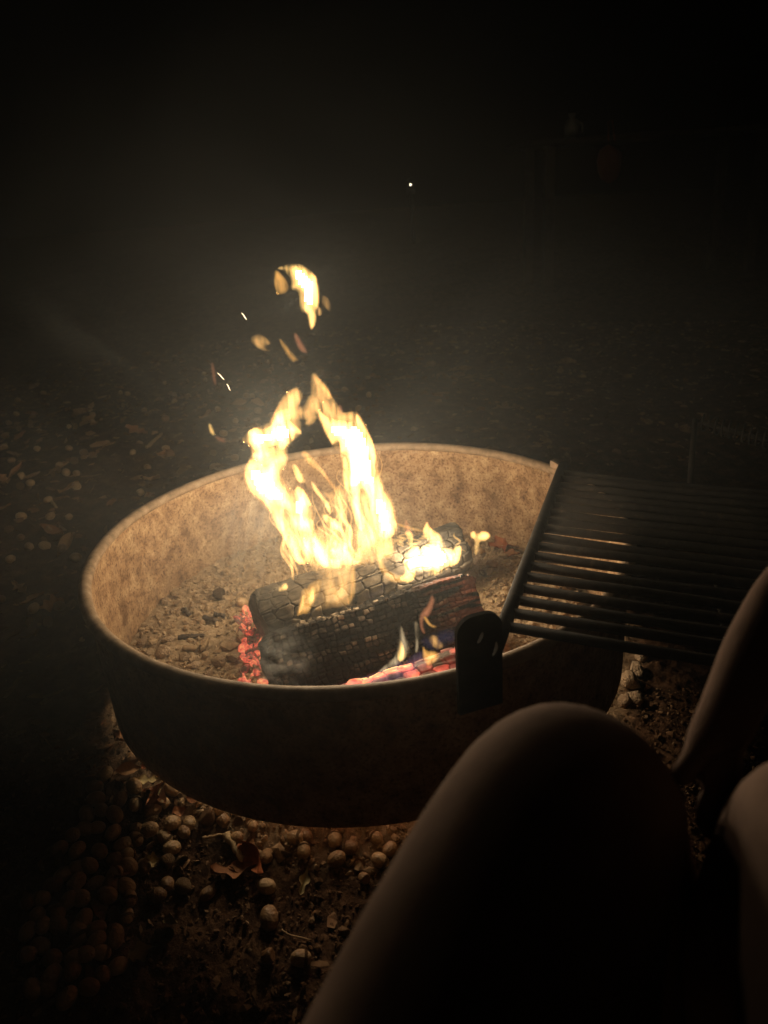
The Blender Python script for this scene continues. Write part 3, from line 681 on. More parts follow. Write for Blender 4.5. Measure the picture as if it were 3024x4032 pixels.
torn(TR([(130,1325),(152,1328),(178,1412),(145,1395)]), v_hot, .03, 'tiny yellow scrap of flame low at the left of the fire', step=3)
torn(TR([(178,1412),(250,1440),(252,1465),(190,1440)]), v_red, .03, 'tiny dim orange scrap of flame trailing the low yellow one', step=3)
# flying sparks
m_spark = emit_mat('spark_glow', (1.0, .72, .42), 4.0)
for (x1, y1, x2, y2, lab) in ((370, 520, 408, 570, 'short bright spark high at the upper left of the flames'), (195, 955, 245, 1005, 'bright white spark flying at the left of the fire'), (262, 1035, 290, 1085, 'faint lower spark trailing down from the bright white one')):
    pa = on_sheet(TR([(x1, y1)])[0], .03); pb = on_sheet(TR([(x2, y2)])[0], .03); c = (pa+pb)/2
    o = add('spark', tube('spark', [pa-c, (pa-c)*.4+np.array([.0004, 0, .0004]), (pb-c)*.5, pb-c], [.0002, .0006, .0006, .0002], 6), m_spark, None, c)
    tag(o, lab, 'spark', 'sparks flying from the fire')

# ------------------------------------------------------------------ embers beside the logs
ICO = None
def ico(sub_=1):
    bm = bmesh.new(); bmesh.ops.create_icosphere(bm, subdivisions=sub_, radius=1.0)
    bm.verts.ensure_lookup_table()
    v = np.array([q.co[:] for q in bm.verts]); f = np.array([[w_.index for w_ in q.verts] for q in bm.faces]); bm.free(); return v, f
I1 = ico(1); I2 = ico(2); I3 = ico(3)
def lump(seed, base=I2, rough=.35, sq=(1, 1, 1), facet=.0):
    r = np.random.default_rng(seed); v = base[0].copy()
    for _ in range(10):
        d = r.normal(size=3); d /= np.linalg.norm(d); k = r.uniform(.45, .9)
        p = v@d; v -= np.where(p > k, (p-k), 0)[:, None]*d*(.9 if facet == 0 else 1)
    v *= (1 + rough*(r.random(len(v))-.5)*.35)[:, None]
    return v*np.array(sq)
def ember_material():
    m, nt, out = new_mat('ember'); L = nt.links.new
    tc = N(nt, 'ShaderNodeTexCoord'); oi = N(nt, 'ShaderNodeObjectInfo')
    n = N(nt, 'ShaderNodeTexNoise', i_Scale=1.7, i_Detail=7, i_Roughness=.7); L(tc.outputs['Object'], n.inputs['Vector'])
    ma = N(nt, 'ShaderNodeMath', operation='MULTIPLY_ADD'); L(oi.outputs['Random'], ma.inputs[0]); ma.inputs[1].default_value = .34; L(n.outputs['Fac'], ma.inputs[2])
    col = ramp(nt, ma.outputs[0], [(.50, (.0, .0, .0)), (.60, (.22, .018, .012)), (.74, (.85, .11, .06)), (.92, (1.0, .40, .14))])
    b = N(nt, 'ShaderNodeBsdfPrincipled', i_Roughness=.95); b.inputs['Base Color'].default_value = (.12, .10, .085, 1)
    L(col, b.inputs['Emission Color']); b.inputs['Emission Strength'].default_value = .95
    L(b.outputs[0], out.inputs[0]); return m
m_ember = ember_material(); m_ember.cycles.emission_sampling = 'NONE'
lump_me = []
for i in range(7):
    lump_me.append(mesh_np('ember_lump', lump(100+i, I2, .5, (1, .8, .6))*1.0, I2[1], False))
for me in lump_me: me.materials.append(m_ember)
def emb(x, y, s, z=None):
    z = ground_z(x, y, False) + s*.45 if z is None else z
    o = add('ember', random.choice(lump_me), None, None, (x, y, z), (random.uniform(0, 6), random.uniform(0, 6), random.uniform(0, 6)), (s*random.uniform(.8, 1.3), s, s*random.uniform(.7, 1.1)))
    where = 'in the gap under the front log' if x > -.13 else ('at the left end of the back log' if y > -.07 else ('beside the front log near the front rim' if y < -.15 else 'heaped against the left end of the front log'))
    tag(o, ('large' if s > .009 else 'small') + ' glowing red ember ' + where, 'ember', 'red embers at the left ends of the logs')
ember_spots = []
for i in range(400):
    q = i/400
    # along the left ends of the logs and down towards the front rim
    pxx = random.uniform(945, 1100); pyy = random.uniform(2400, 2700)
    edge = 1035 + (pyy-2480)*.28
    if pxx > edge+30 or pxx < edge-150+ (0 if pyy > 2540 else 40): continue
    p = on_z(pxx, pyy, .012); ember_spots.append(p)
    if len(ember_spots) > 115: break
for p in ember_spots: emb(p[0], p[1], random.uniform(.005, .013))
for i in range(16):                                    # a few between and under the logs
    t_ = random.random(); p = np.array([-.14+.3*t_, -.19+.11*t_ + random.uniform(-.015, .01)])
    emb(p[0], p[1], random.uniform(.006, .012))

# ------------------------------------------------------------------ crumbs of soil and ash (uncountable)
def scatter(name, xy, sizes, base, flat, mat, label, cat, lift=.35):
    bv, bf = base; n = len(xy); nv = len(bv)
    ang = rng.uniform(0, 2*np.pi, (n, 3))
    ca, sa = np.cos(ang), np.sin(ang)
    V = bv[None]*rng.uniform(.6, 1.2, (n, nv, 1))*np.stack([rng.uniform(.7, 1.4, n), rng.uniform(.6, 1.1, n), flat*rng.uniform(.6, 1.2, n)], -1)[:, None, :]*sizes[:, None, None]
    tilt = (ang[:, 0]-np.pi)*(.18 if flat < .3 else 1)
    y_ = V[..., 1]*np.cos(tilt)[:, None] - V[..., 2]*np.sin(tilt)[:, None]; z_ = V[..., 1]*np.sin(tilt)[:, None] + V[..., 2]*np.cos(tilt)[:, None]
    x2 = V[..., 0]*ca[:, 2][:, None] - y_*sa[:, 2][:, None]; y2 = V[..., 0]*sa[:, 2][:, None] + y_*ca[:, 2][:, None]
    z0 = ground_z(xy[:, 0], xy[:, 1]) + sizes*lift
    W = np.stack([x2+xy[:, 0][:, None], y2+xy[:, 1][:, None], z_+z0[:, None]], -1).reshape(-1, 3)
    F = (bf[None]+ (np.arange(n)*nv)[:, None, None]).reshape(-1, bf.shape[1])
    o = add(name, mesh_np(name, W, F, False), mat); tag(o, label, cat, kind='stuff'); return o
def rand_disc(n, r0, r1, a0=0, a1=2*np.pi):
    r = np.sqrt(rng.uniform(r0*r0, r1*r1, n)); a_ = rng.uniform(a0, a1, n); return np.stack([r*np.cos(a_), r*np.sin(a_)], -1)
n = 8500
scatter('ash_crumbs', rand_disc(n, .0, .41), rng.gamma(1.8, .0013, n)+.0011, I1, .8, m_crumb_ash, 'loose crumbs of ash and burnt soil covering the floor of the ring', 'ash')
n = 15000; xy = np.stack([rng.uniform(-.7, .6, n), rng.uniform(-.85, -.15, n)], -1); xy = xy[np.hypot(xy[:, 0], xy[:, 1]) > .40]
scatter('soil_crumbs', xy, rng.gamma(1.8, .0008, len(xy))+.0009, I1, .8, m_crumb_soil, 'loose crumbs of brown soil on the ground in front of the ring', 'soil')
n = 9000; xy = rand_disc(n, .44, 3.2, .2*np.pi, 1.3*np.pi)
quad = (np.array([[-1, -.45, 0], [0, -.6, .12], [1, -.2, .05], [.9, .35, -.05], [0, .55, .1], [-1, .3, -.08]]), np.array([[0, 1, 4, 5], [1, 2, 3, 4]]))
scatter('leaf_litter', xy, rng.gamma(2.5, .0028, len(xy))+.003, quad, 1.0, m_litter, 'broken bits of dead leaves strewn on the ground behind the ring', 'leaf litter', lift=.2)
n = 1500; xy = np.stack([rng.uniform(-.75, .5, n), rng.uniform(-.95, -.2, n)], -1); xy = xy[np.hypot(xy[:, 0], xy[:, 1]) > .43]
scatter('leaf_crumbs', xy, rng.gamma(2.2, .0017, len(xy))+.002, quad, 1.0, m_litter, 'broken bits of dead leaves between the acorns in front of the ring', 'leaf litter', lift=.25)
# ------------------------------------------------------------------ acorns
def lathe_np(prof, seg, wob=0, seed=0):
    th = np.linspace(0, 2*np.pi, seg, endpoint=False); pr = np.array(prof)
    V = np.stack([pr[:, 0][:, None]*np.cos(th), pr[:, 0][:, None]*np.sin(th), np.repeat(pr[:, 1][:, None], seg, 1)], -1)
    if wob: V[..., :2] *= (1+wob*(fbm(V[..., 0]*3+seed*7+20, V[..., 1]*3+V[..., 2]*2+20, 2, seed)-.5))[..., None]
    return V.reshape(-1, 3), grid_faces(len(pr), seg, wrap_v=True)
# unit: radius 1 = half width of the nut
th = np.linspace(-math.pi/2, math.pi/2, 15)
nut_prof = [(max(.02, math.cos(q)**.86), 1.3*math.sin(q)) for q in th] + [(.05, 1.37), (.012, 1.44)]
NUT = mesh_np('acorn_nut', *lathe_np(nut_prof, 20, .06, 3), True); NUT.materials.append(m_nut)
stub_prof = [(.02, -.95), (.55, -.93), (.8, -.8), (.97, -.2), (1.0, .3), (.93, .62), (.85, .70), (.5, .66), (.02, .64)]
STUB = mesh_np('acorn_stub', *lathe_np(stub_prof, 20, .1, 5), True); STUB.materials.append(m_nut)
def cap_profile(depth=.62):
    outp = [(.02, -depth-.12), (.18, -depth-.1), (.5, -depth+.02), (.85, -depth*.55), (1.04, -depth*.15), (1.08, .02)]
    inp = [(.96, .05), (.88, -.03), (.7, -depth*.45), (.4, -depth*.7), (.02, -depth*.78)]
    return outp+inp
cv, cf = lathe_np(cap_profile(), 22, .05, 8)
rr_ = np.hypot(cv[:, 0], cv[:, 1]); aa_ = np.arctan2(cv[:, 1], cv[:, 0])
cv[:, :2] *= (1 + .03*np.sign(np.sin(aa_*11+cv[:, 2]*18)))[:, None]
CAP = mesh_np('acorn_cap', cv, cf, True); CAP.materials.append(m_cap)
dv, df = lathe_np([(.02, -1.1), (.5, -1.0), (.85, -.6), (1.0, -.1), (.97, .35), (.85, .6), (.74, .66), (.72, .5), (.80, .1), (.7, -.5), (.3, -.85), (.02, -.9)], 20, .1, 9)
HOLLOW = mesh_np('acorn_shell', dv, df, True); HOLLOW.materials.append(m_cap)

def acorn(x, y, kind, label, group=None, s=.0085, rot=None, parts=True, sink=.15, z=None):
    rot = rot if rot is not None else (random.uniform(.9, 1.9), random.uniform(-.3, .3), random.uniform(0, 6.28))
    zz = (float(ground_z(x, y)) if z is None else z) + s*(1-sink)
    nm = {'cap': 'acorn_cup', 'hollow': 'acorn_shell'}.get(kind, 'acorn')
    if kind in ('cap', 'hollow', 'stub') or not parts:
        me = {'cap': CAP, 'hollow': HOLLOW, 'stub': STUB}.get(kind, NUT)
        o = add(nm, me, None, None, (x, y, zz), rot, s)
    else:
        o = bpy.data.objects.new('acorn', None); COL.objects.link(o); o.empty_display_size = .01
        o.location = (x, y, zz); o.rotation_euler = rot; o.scale = (s, s, s)
        add('nut', NUT, None, o)
        if kind == 'capped': add('cap', CAP, None, o, (0, 0, -.42), (0, 0, random.uniform(0, 6)))
    tag(o, label, 'acorn', group or 'acorns on the ground'); return o
Z5 = lambda x, y: (1.0247*x, 2700+1.0247*y)
def ground_hit(px, py):
    z = -.03
    for _ in range(6):
        p = on_z(px, py, z); z = float(ground_z(p[0], p[1], False))
    return p
FA = [  # zoom x, zoom y, kind, size, label
 (510,288,'nut',.0085,'pale acorn tucked against the ring wall, highest of those in front'),
 (665,420,'nut',.0092,'pale round acorn beside the straw below the ring wall'),
 (525,468,'capped',.0088,'acorn lit along its right side, left of the crumpled leaf'),
 (636,462,'stub',.0070,'small wrinkled acorn stub under the pale round acorn'),
 (845,490,'stub',.0078,'flat-ended acorn touching the ring wall, upper of a pair'),
 (862,533,'stub',.0085,'flat-ended acorn leaning under the one by the ring wall'),
 (918,548,'cap',.0090,'upturned acorn cap with a ring-shaped rim beside two flat-ended acorns'),
 (668,548,'nut',.0098,'largest smooth acorn in the lit cluster left of the soil clod'),
 (730,538,'nut',.0088,'smooth oval acorn just left of the soil clod'),
 (636,592,'capped',.0088,'acorn lying flat, left one in the row under the largest acorn'),
 (712,582,'nut',.0078,'small acorn below the oval one, right one in its row'),
 (664,638,'nut',.0092,'amber acorn alone under the lit cluster'),
 (645,692,'hollow',.0094,'split empty acorn shell, left of two under the amber acorn'),
 (700,688,'cap',.0090,'curled acorn cap, right of two under the amber acorn'),
 (645,778,'nut',.0090,'acorn in the lower trio, upper left one'),
 (705,780,'hollow',.0100,'open acorn shell with a thin lit edge in the lower trio'),
 (610,818,'capped',.0088,'acorn in the lower trio, lowest one'),
 (910,602,'nut',.0086,'pale acorn hidden behind the thick stick'),
 (975,552,'nut',.0070,'small dim acorn close under the ring wall, right of the upturned cap'),
 (952,592,'cap',.0070,'small brown acorn cap right of the thick stick'),
 (1027,662,'nut',.0088,'acorn right of the red leaf, first of a row of three'),
 (1058,650,'cap',.0080,'acorn cap in the middle of the row right of the red leaf'),
 (1095,648,'cap',.0095,'open acorn cap like a broken ring, last in the row right of the red leaf'),
 (1140,602,'capped',.0094,'acorn close under the ring wall, left one of a touching pair'),
 (1176,592,'nut',.0090,'acorn close under the ring wall, right one of a touching pair'),
 (1172,658,'capped',.0086,'wrinkled acorn just below the touching pair'),
 (1290,618,'capped',.0094,'capped acorn seen end on with rings on its cap'),
 (1345,642,'capped',.0094,'acorn standing cap up beside the ringed one'),
 (1296,688,'nut',.0096,'cracked acorn with a raised seam below the capped pair'),
 (1306,562,'nut',.0060,'tiny pale acorn tight under the ring wall'),
 (1447,598,'capped',.0078,'acorn lit at its tip near the leg, under the ring wall'),
 (1462,688,'capped',.0094,'pale acorn half hidden by the leg, larger one'),
 (1500,648,'nut',.0086,'acorn almost hidden by the leg above the pale one'),
 (1400,752,'stub',.0070,'small broken acorn beside the leg'),
 (1028,793,'nut',.0094,'acorn with a black spot below the red leaf'),
 (1038,912,'nut',.0112,'largest acorn standing upright with a cracked top, alone on bare soil'),
 (1035,1062,'stub',.0082,'angular tan acorn stub on the bare soil'),
 (1160,1068,'capped',.0094,'ribbed acorn glowing beside the lower leg edge'),
 (372,772,'nut',.0094,None),(492,792,'nut',.0094,None),(440,582,'nut',.009,None),(385,642,'nut',.009,None),(447,682,'nut',.009,None),(350,712,'nut',.009,None),
 (230,938,'nut',.0095,None),(447,982,'nut',.0105,None),(207,1062,'nut',.0095,None),(287,1062,'capped',.0095,None),(285,1127,'nut',.0095,None),(205,1132,'nut',.0095,None),
 (640,982,'hollow',.0110,None),(372,852,'cap',.0095,None),(422,832,'nut',.0095,None),(330,922,'nut',.0095,None),(465,458,'nut',.009,None),(300,770,'nut',.0095,None),(265,1220,'nut',.0095,None),(460,1095,'nut',.009,None),(800,812,'nut',.008,None),
 (410,350,'nut',.009,None),(395,500,'nut',.009,None),(330,560,'nut',.009,None),(300,640,'nut',.009,None),(270,850,'nut',.009,None),(160,1010,'nut',.009,None),(380,1010,'nut',.009,None),(150,900,'nut',.009,None),(210,780,'nut',.009,None),(130,1180,'nut',.009,None),(350,1180,'nut',.009,None)]
ORD = ['leftmost', 'second', 'third', 'fourth', 'fifth', 'sixth', 'seventh', 'eighth', 'ninth', 'tenth', 'eleventh', 'twelfth', 'thirteenth', 'fourteenth', 'fifteenth', 'sixteenth', 'seventeenth', 'eighteenth', 'nineteenth', 'twentieth', 'twenty-first', 'twenty-second', 'twenty-third', 'twenty-fourth', 'twenty-fifth', 'twenty-sixth', 'twenty-seventh', 'twenty-eighth', 'twenty-ninth', 'thirtieth', 'thirty-first']
dimx = sorted((q[0], q[1]) for q in FA if q[4] is None and q[2] == 'nut')
for x_, y_, k_, s_, lab in FA:
    p = ground_hit(*Z5(x_, y_))
    dim = {'nut': 'acorn in the dark among others at the lower left of the ring', 'capped': 'capped acorn in the dark at the lower left of the ring', 'cap': 'acorn cap in the dark at the lower left of the ring', 'hollow': 'curved empty acorn shell lit on its edge at the lower left'}
    if lab is None and k_ == 'nut':
        w_ = ORD[dimx.index((x_, y_))]
        dim['nut'] = w_ + (' of' if w_ == 'leftmost' else ' from the left of') + ' the dim acorns at the lower left of the ring'
    acorn(p[0], p[1], k_, lab or dim[k_], None if lab else 'acorns in the dark at the lower left', s_)
more_spots = []
for _ in range(4000):
    zx, zy = random.uniform(110, 760), random.uniform(400, 1180)
    if zx > 560 + (700-zy)*.35 or zx < 470-.55*(zy-300) - 60: continue
    if any(abs(zx-q[0]) < 46 and abs(zy-q[1]) < 40 for q in FA) or any(abs(zx-a_) < 44 and abs(zy-b_) < 38 for a_, b_ in more_spots): continue
    more_spots.append((zx, zy))
    p = ground_hit(*Z5(zx, zy)); kd = random.choices(['nut', 'capped', 'cap'], [5, 3, 2])[0]
    lab = {'nut': 'bare acorn', 'capped': 'capped acorn', 'cap': 'loose acorn cap'}[kd] + ' packed in the dim litter at the lower left, ' + ('upper part' if zy < 640 else ('middle part' if zy < 860 else 'lower part'))
    acorn(p[0], p[1], kd, lab, 'acorns packed in the dim litter at the lower left', random.uniform(.0080, .0102))
    if len(more_spots) > 46: break
placed = []
tries = 0
while len(placed) < 165 and tries < 6000:
    tries += 1
    px_, py_ = random.uniform(-60, 1500), random.uniform(1400, 2500)
    if py_ > 2250 and px_ > 250: continue
    p = ground_hit(px_, py_)
    r_ = math.hypot(p[0], p[1])
    if r_ < .46 or r_ > 2.6 or p[1] < -.2: continue
    if any((p[0]-a_)**2+(p[1]-b_)**2 < .0007 for a_, b_ in placed): continue
    placed.append((p[0], p[1]))
    kd = random.choices(['nut', 'cap', 'stub'], [6, 3, 1])[0]
    lab = {'nut': 'acorn scattered in the litter on the ground behind and left of the ring', 'cap': 'acorn cap scattered in the litter behind and left of the ring', 'stub': 'broken acorn scattered in the litter behind and left of the ring'}[kd]
    side = 'left of' if p[1] < .25 else ('back left of' if p[0] < -.25 else 'behind')
    far_ = 'close to' if r_ < .75 else ('a step away' if r_ < 1.3 else 'far out')
    what = {'nut': 'dim acorn', 'cap': 'dim acorn cap', 'stub': 'dim broken acorn'}[kd]
    lab = what + ' in litter ' + side + ' the ring, ' + ('close to its wall' if r_ < .75 else far_)
    acorn(p[0], p[1], kd, lab, 'acorns strewn behind and left of the ring', random.uniform(.0075, .0105), parts=False)
# acorns and caps lying inside the ring
def in_ring(px_, py_): 
    return ground_hit(px_, py_)
for px_, py_, kd, s_, lab in ((955, 2385, 'nut', .0095, 'round acorn inside the ring at the left end of the back log'), (1905, 2266, 'cap', .0105, 'acorn cap inside the ring right of the logs, showing its hollow'),
                              (1936, 2240, 'nut', .0088, 'acorn inside the ring right of the logs beside the hollow cap'), (868, 2358, 'hollow', .012, 'half-buried ring-shaped shell in the ash left of the logs'),
                              (1890, 2185, 'nut', .008, 'acorn inside the ring under the small right-hand flame')):
    p = in_ring(px_, py_); acorn(p[0], p[1], kd, lab, 'acorns inside the ring', s_, rot=(0.35, .15, 1.0) if kd == 'cap' else None)

# ------------------------------------------------------------------ stones, sticks and leaves
def stone(px_, py_, s, label, group, sq=(1, .8, .7), seed=0, name='stone', mat=None, rough=.5):
    p = ground_hit(px_, py_)
    me = mesh_np(name, lump(300+seed, I3, rough, sq), I3[1], True)
    o = add(name, me, mat or m_stone, None, (p[0], p[1], float(ground_z(p[0], p[1], False))+s*.45), (random.uniform(-.3, .3), random.uniform(-.3, .3), random.uniform(0, 6)), s)
    return tag(o, label, name.replace('_', ' '), group)
Z8 = lambda x, y: (450+.42194*x, 2200+.42194*y)
for i, (x_, y_, s_, lab) in enumerate((
    (478, 415, .011, 'rounded tan stone near the left wall inside the ring'), (735, 450, .010, 'tan stone in the ash right of the rounded one'), (575, 505, .012, 'flat dusty stone below the two tan stones'),
    (1120, 945, .016, 'rough grey clod next to the embers inside the ring'), (990, 985, .015, 'oblong stone leaning by the grey clod'), (450, 905, .016, 'dark angular stone by the front wall at the left'),
    (280, 800, .012, 'small angular stone at the foot of the left wall'), (660, 935, .011, 'small stone at the front among the crumbs'), (1370, 175, .010, 'small tan stone behind the left end of the logs'),
    (1090, 800, .012, 'dusty stone beside the upper embers'), (510, 790, .013, 'lumpy clod left of the burnt sticks'), (340, 890, .009, 'little stone between the wall and the dark angular stone'),
    (880, 1090, .011, 'half-buried stone right at the front rim'), (760, 1010, .010, 'flat stone near the middle of the front rim'))):
    stone(*Z8(x_, y_), s_, lab, 'stones in the ring', (1, random.uniform(.7, .9), random.uniform(.5, .8)), i)
stone(*Z5(797, 530), .0150, 'crumbly clod of soil standing among the acorns below the ring', 'soil clods', (.8, .8, 1.2), 40, 'soil_clod', m_crumb_soil)
for i, (px_, py_, s_) in enumerate(((2485, 2700, .020), (2505, 2650, .016), (2460, 2770, .014), (2500, 2760, .016), (2530, 2590, .015))):
    stone(px_, py_, s_, ['largest', 'second highest', 'lowest', 'lower right', 'highest'][i] + ' of the lit clods of dirt at the foot of the right wall', 'lit clods right of the ring', (1, .9, .8), 60+i, 'soil_clod', m_stone)
def stick(pts_px, rad, label, group=None, mat=None, name='twig', lift=.006, rise=None):
    P = np.array([ground_hit(*q) for q in pts_px]); P[:, 2] = ground_z(P[:, 0], P[:, 1], False) + lift
    if rise is not None: P[:, 2] += np.array(rise)
    c = P.mean(0); tt = np.linspace(0, 1, 14); base = np.linspace(0, 1, len(P))
    Q = np.stack([np.interp(tt, base, P[:, k]-c[k]) for k in range(3)], -1)
    Q += (rng.random(Q.shape)-.5)*rad*.5
    R_ = rad*(1-.3*tt)*(1+.25*(rng.random(14)-.5))
    o = add(name, tube(name, Q, R_, 8), mat or m_twig, None, c); return tag(o, label, name.replace('_', ' '), group)
m_burnt = rough_mat('burnt_stick', [(.3, (.02, .016, .013)), (.55, (.08, .06, .045)), (.8, (.30, .23, .16))], scale=60, rough=.85, bump=.6, bump_scale=260)
stick([Z8(650, 500), Z8(710, 550)], .0055, 'short dark charred stick in the ash near the left wall', 'burnt sticks in the ring', m_burnt, 'charred_stick')
stick([Z8(840, 575), Z8(970, 605)], .0050, 'charred stick end lying left of the upper embers', 'burnt sticks in the ring', m_burnt, 'charred_stick')
stick([Z8(940, 545), Z8(1040, 560)], .0045, 'reddish burnt stick behind the charred stick end', 'burnt sticks in the ring', m_burnt, 'charred_stick')
stick([Z8(600, 760), Z8(850, 740)], .0045, 'long burnt stick lying across the ash left of the embers', 'burnt sticks in the ring', m_burnt, 'charred_stick')
stick([Z8(650, 860), Z8(760, 870), Z8(790, 810)], .0055, 'curved burnt bark piece under the long burnt stick', 'burnt sticks in the ring', m_twig, 'charred_stick')
stick([Z8(810, 870), Z8(880, 790)], .006, 'stubby burnt stick right of the curved bark', 'burnt sticks in the ring', m_twig, 'charred_stick')
stick([(2470, 2462), (2530, 2475)], .004, 'thin stick on the ground right of the ring under the grate', 'twigs on the ground')
stick([Z5(875, 590), Z5(935, 690)], .0052, 'thick tan stick pointing at the red leaf', 'twigs on the ground', lift=.009)
stick([Z5(780, 598), Z5(830, 590), Z5(895, 575)], .0022, 'thin dark twig lying above the thick stick', 'twigs on the ground')
stick([Z5(608, 440), Z5(640, 385)], .0014, 'straw stalk leaning past the pale round acorn', 'twigs on the ground', m_paleleaf, rise=(0, .012))
stick([Z5(715, 432), Z5(765, 440)], .0012, 'fine straw at the foot of the ring wall', 'twigs on the ground', m_paleleaf)
stick([Z5(1085, 950), Z5(1110, 970), Z5(1200, 990)], .0013, 'thin pale rootlet right of the largest acorn', 'twigs on the ground')
stick([Z5(570, 600), Z5(545, 560)], .0016, 'little twig lying left of the lit acorns', 'twigs on the ground')
stick([(580, 1770), (640, 1715)], .0055, 'pale stick lying on the dark ground behind the ring', 'twigs on the ground')
stick([(205, 1985), (225, 2005)], .004, 'small pale twig on the ground left of the ring', 'twigs on the ground')
for i in range(26):
    px_, py_ = (random.uniform(1880, 2000), random.uniform(2180, 2420))
    if px_ + (py_-2180)*.3 > 2010: continue
    a_ = random.uniform(0, 6.28); l_ = random.uniform(15, 45)
    stick([(px_, py_), (px_+l_*math.cos(a_), py_+.5*l_*math.sin(a_))], .0010, 'dry straw on the ring floor right of the logs', 'straws right of the logs', m_paleleaf, 'straw', lift=.004)

def leaf_mesh(name, length, width, lobes=0, curl=.3, seed=0, nl=20, nw=9):
    r = np.random.default_rng(seed)
    s = np.linspace(0, 1, nl); tq = np.linspace(-1, 1, nw)
    wv = np.sin(np.pi*np.clip(s, .015, .985)**.8)*width
    if lobes: wv = wv*(1+.45*np.sin(s*lobes*2*np.pi+1))*(.8+.2*r.random(nl))
    S, Tq = np.meshgrid(s, tq, indexing='ij')
    X = (S-.5)*length; Y = Tq*wv[:, None]
    Zz = curl*width*(Tq**2)*(1+.5*np.sin(S*7+seed)) + curl*length*.35*(S-.5)**2 + (fbm(S*5+seed, Tq*3+seed, 2, seed)-.5)*.5*curl*width
    top = np.stack([X, Y, Zz+.00025], -1).reshape(-1, 3); bot = np.stack([X, Y, Zz-.00025], -1).reshape(-1, 3)
    f = grid_faces(nl, nw); n_ = nl*nw
    idx = np.arange(n_).reshape(nl, nw)
    loop = np.concatenate([idx[0, :], idx[1:, -1], idx[-1, -2::-1], idx[-2:0:-1, 0]])
    side = np.stack([loop, np.roll(loop, -1), np.roll(loop, -1)+n_, loop+n_], -1)
    return mesh_np(name, np.concatenate([top, bot]), np.concatenate([f[:, ::-1], f+n_, side]), True)
def leaf(px_, py_, length, width, label, group, rot=(0, 0, 0), lobes=0, curl=.35, mat=None, seed=0, lift=.006):
    p = ground_hit(px_, py_)
    o = add('dead_leaf', leaf_mesh('leaf', length, width, lobes, curl, seed), mat or m_leaf, None, (p[0], p[1], float(ground_z(p[0], p[1], False))+lift), rot)
    return tag(o, label, 'leaf', group)
LG = 'dead leaves on the ground'
m_redleaf = rough_mat('red_brown_leaf', [(.3, (.20, .055, .022)), (.6, (.34, .11, .04)), (.8, (.40, .17, .07))], scale=80, rough=.7, bump=.4, bump_scale=300, spec=.25)
leaf(*Z5(985, 690), .055, .014, 'red-brown leaf standing up among the acorns', LG, (.9, .1, -1.0), 0, .5, m_redleaf, 1, .014)
leaf(*Z5(905, 735), .06, .017, 'dark brown leaf with torn pale edges left of the red leaf', LG, (-.3, .15, .1), 2, .35, m_leaf, 2, .008)
leaf(*Z5(470, 225), .030, .012, 'crumbled brown leaf tight against the ring wall', LG, (.4, .3, 1.2), 3, .7, m_leaf, 3, .012)
leaf(*Z5(545, 290), .020, .007, 'small folded leaf scrap right of the highest acorn', LG, (.5, -.4, -.5), 0, .5, m_leaf, 4, .01)
leaf(*Z5(500, 345), .034, .009, 'orange-brown curled leaf below the highest acorn', LG, (.7, .2, .3), 0, .6, m_leaf, 5, .011)
leaf(*Z5(570, 325), .020, .007, 'pointed leaf tip lit orange beside the ring wall', LG, (.8, -.3, -.9), 0, .4, m_redleaf, 6, .010)
leaf(*Z5(575, 388), .040, .006, 'pale strip of leaf with a frayed edge below the ring wall', LG, (.25, .1, .05), 3, .4, m_paleleaf, 7, .012)
leaf(*Z5(585, 470), .040, .016, 'crumpled dark leaf left of the wrinkled stub', LG, (.5, .5, 1.4), 2, .9, m_leaf, 8, .010)
leaf(*Z5(540, 1045), .028, .010, 'pinkish crumpled leaf on the dark soil at the lower left', LG, (.6, .2, .6), 2, .8, m_paleleaf, 9, .008)
leaf(*Z5(665, 922), .018, .008, 'small pink leaf scrap above the curved shell', LG, (.6, 0, -.4), 0, .8, m_paleleaf, 10, .008)
leaf(*Z5(1172, 770), .034, .006, 'pointed yellow-green leaf scrap on the bare soil', LG, (.4, -.5, 1.2), 2, .6, m_paleleaf, 11, .010)
leaf(*Z5(590, 690), .022, .008, 'yellowish crumpled leaf left of the split shell', LG, (.5, .3, .2), 2, .7, m_paleleaf, 12, .008)
leaf(*Z5(690, 505), .018, .008, 'grey-brown leaf scrap above the largest smooth acorn', LG, (.4, .2, .5), 0, .6, m_leaf, 13, .008)
leaf(*Z5(750, 450), .022, .007, 'brown leaf scrap under the fine straw', LG, (.6, .2, -.3), 0, .5, m_leaf, 14, .008)
leaf(*Z5(480, 715), .05, .014, 'long dim leaf in the dark left of the shells', LG, (.2, .2, 1.3), 0, .4, m_leaf, 15, .008)
leaf(1985, 2165, .075, .020, 'lobed red-brown leaf inside the ring against the back wall', 'leaves in the ring', (.25, .1, .2), 3, .4, m_redleaf, 16, .010)
leaf(2010, 2200, .045, .012, 'narrow brown leaf under the lobed one inside the ring', 'leaves in the ring', (.2, -.3, -.6), 2, .4, m_leaf, 17, .008)
k = 0; lp = []
while k < 46:
    px_, py_ = random.uniform(-40, 1500), random.uniform(1450, 2400); p = ground_hit(px_, py_); r_ = math.hypot(p[0], p[1])
    if r_ < .47 or r_ > 2.6 or p[1] < -.15: continue
    leaf(px_, py_, random.uniform(.03, .08), random.uniform(.008, .02), ('lobed' if k % 3 else 'narrow') + ' dead leaf in litter ' + ('left of' if p[1] < .25 else ('behind and left of' if p[0] < -.25 else 'behind')) + ' the ring, ' + ('close to its wall' if r_ < .8 else 'farther out'), 'dead leaves behind and left of the ring', (random.uniform(-.4, .4), random.uniform(-.4, .4), random.uniform(0, 6)), (random.choice((2, 3)) if k % 3 else 0), random.uniform(.2, .7), None, 100+k); k += 1

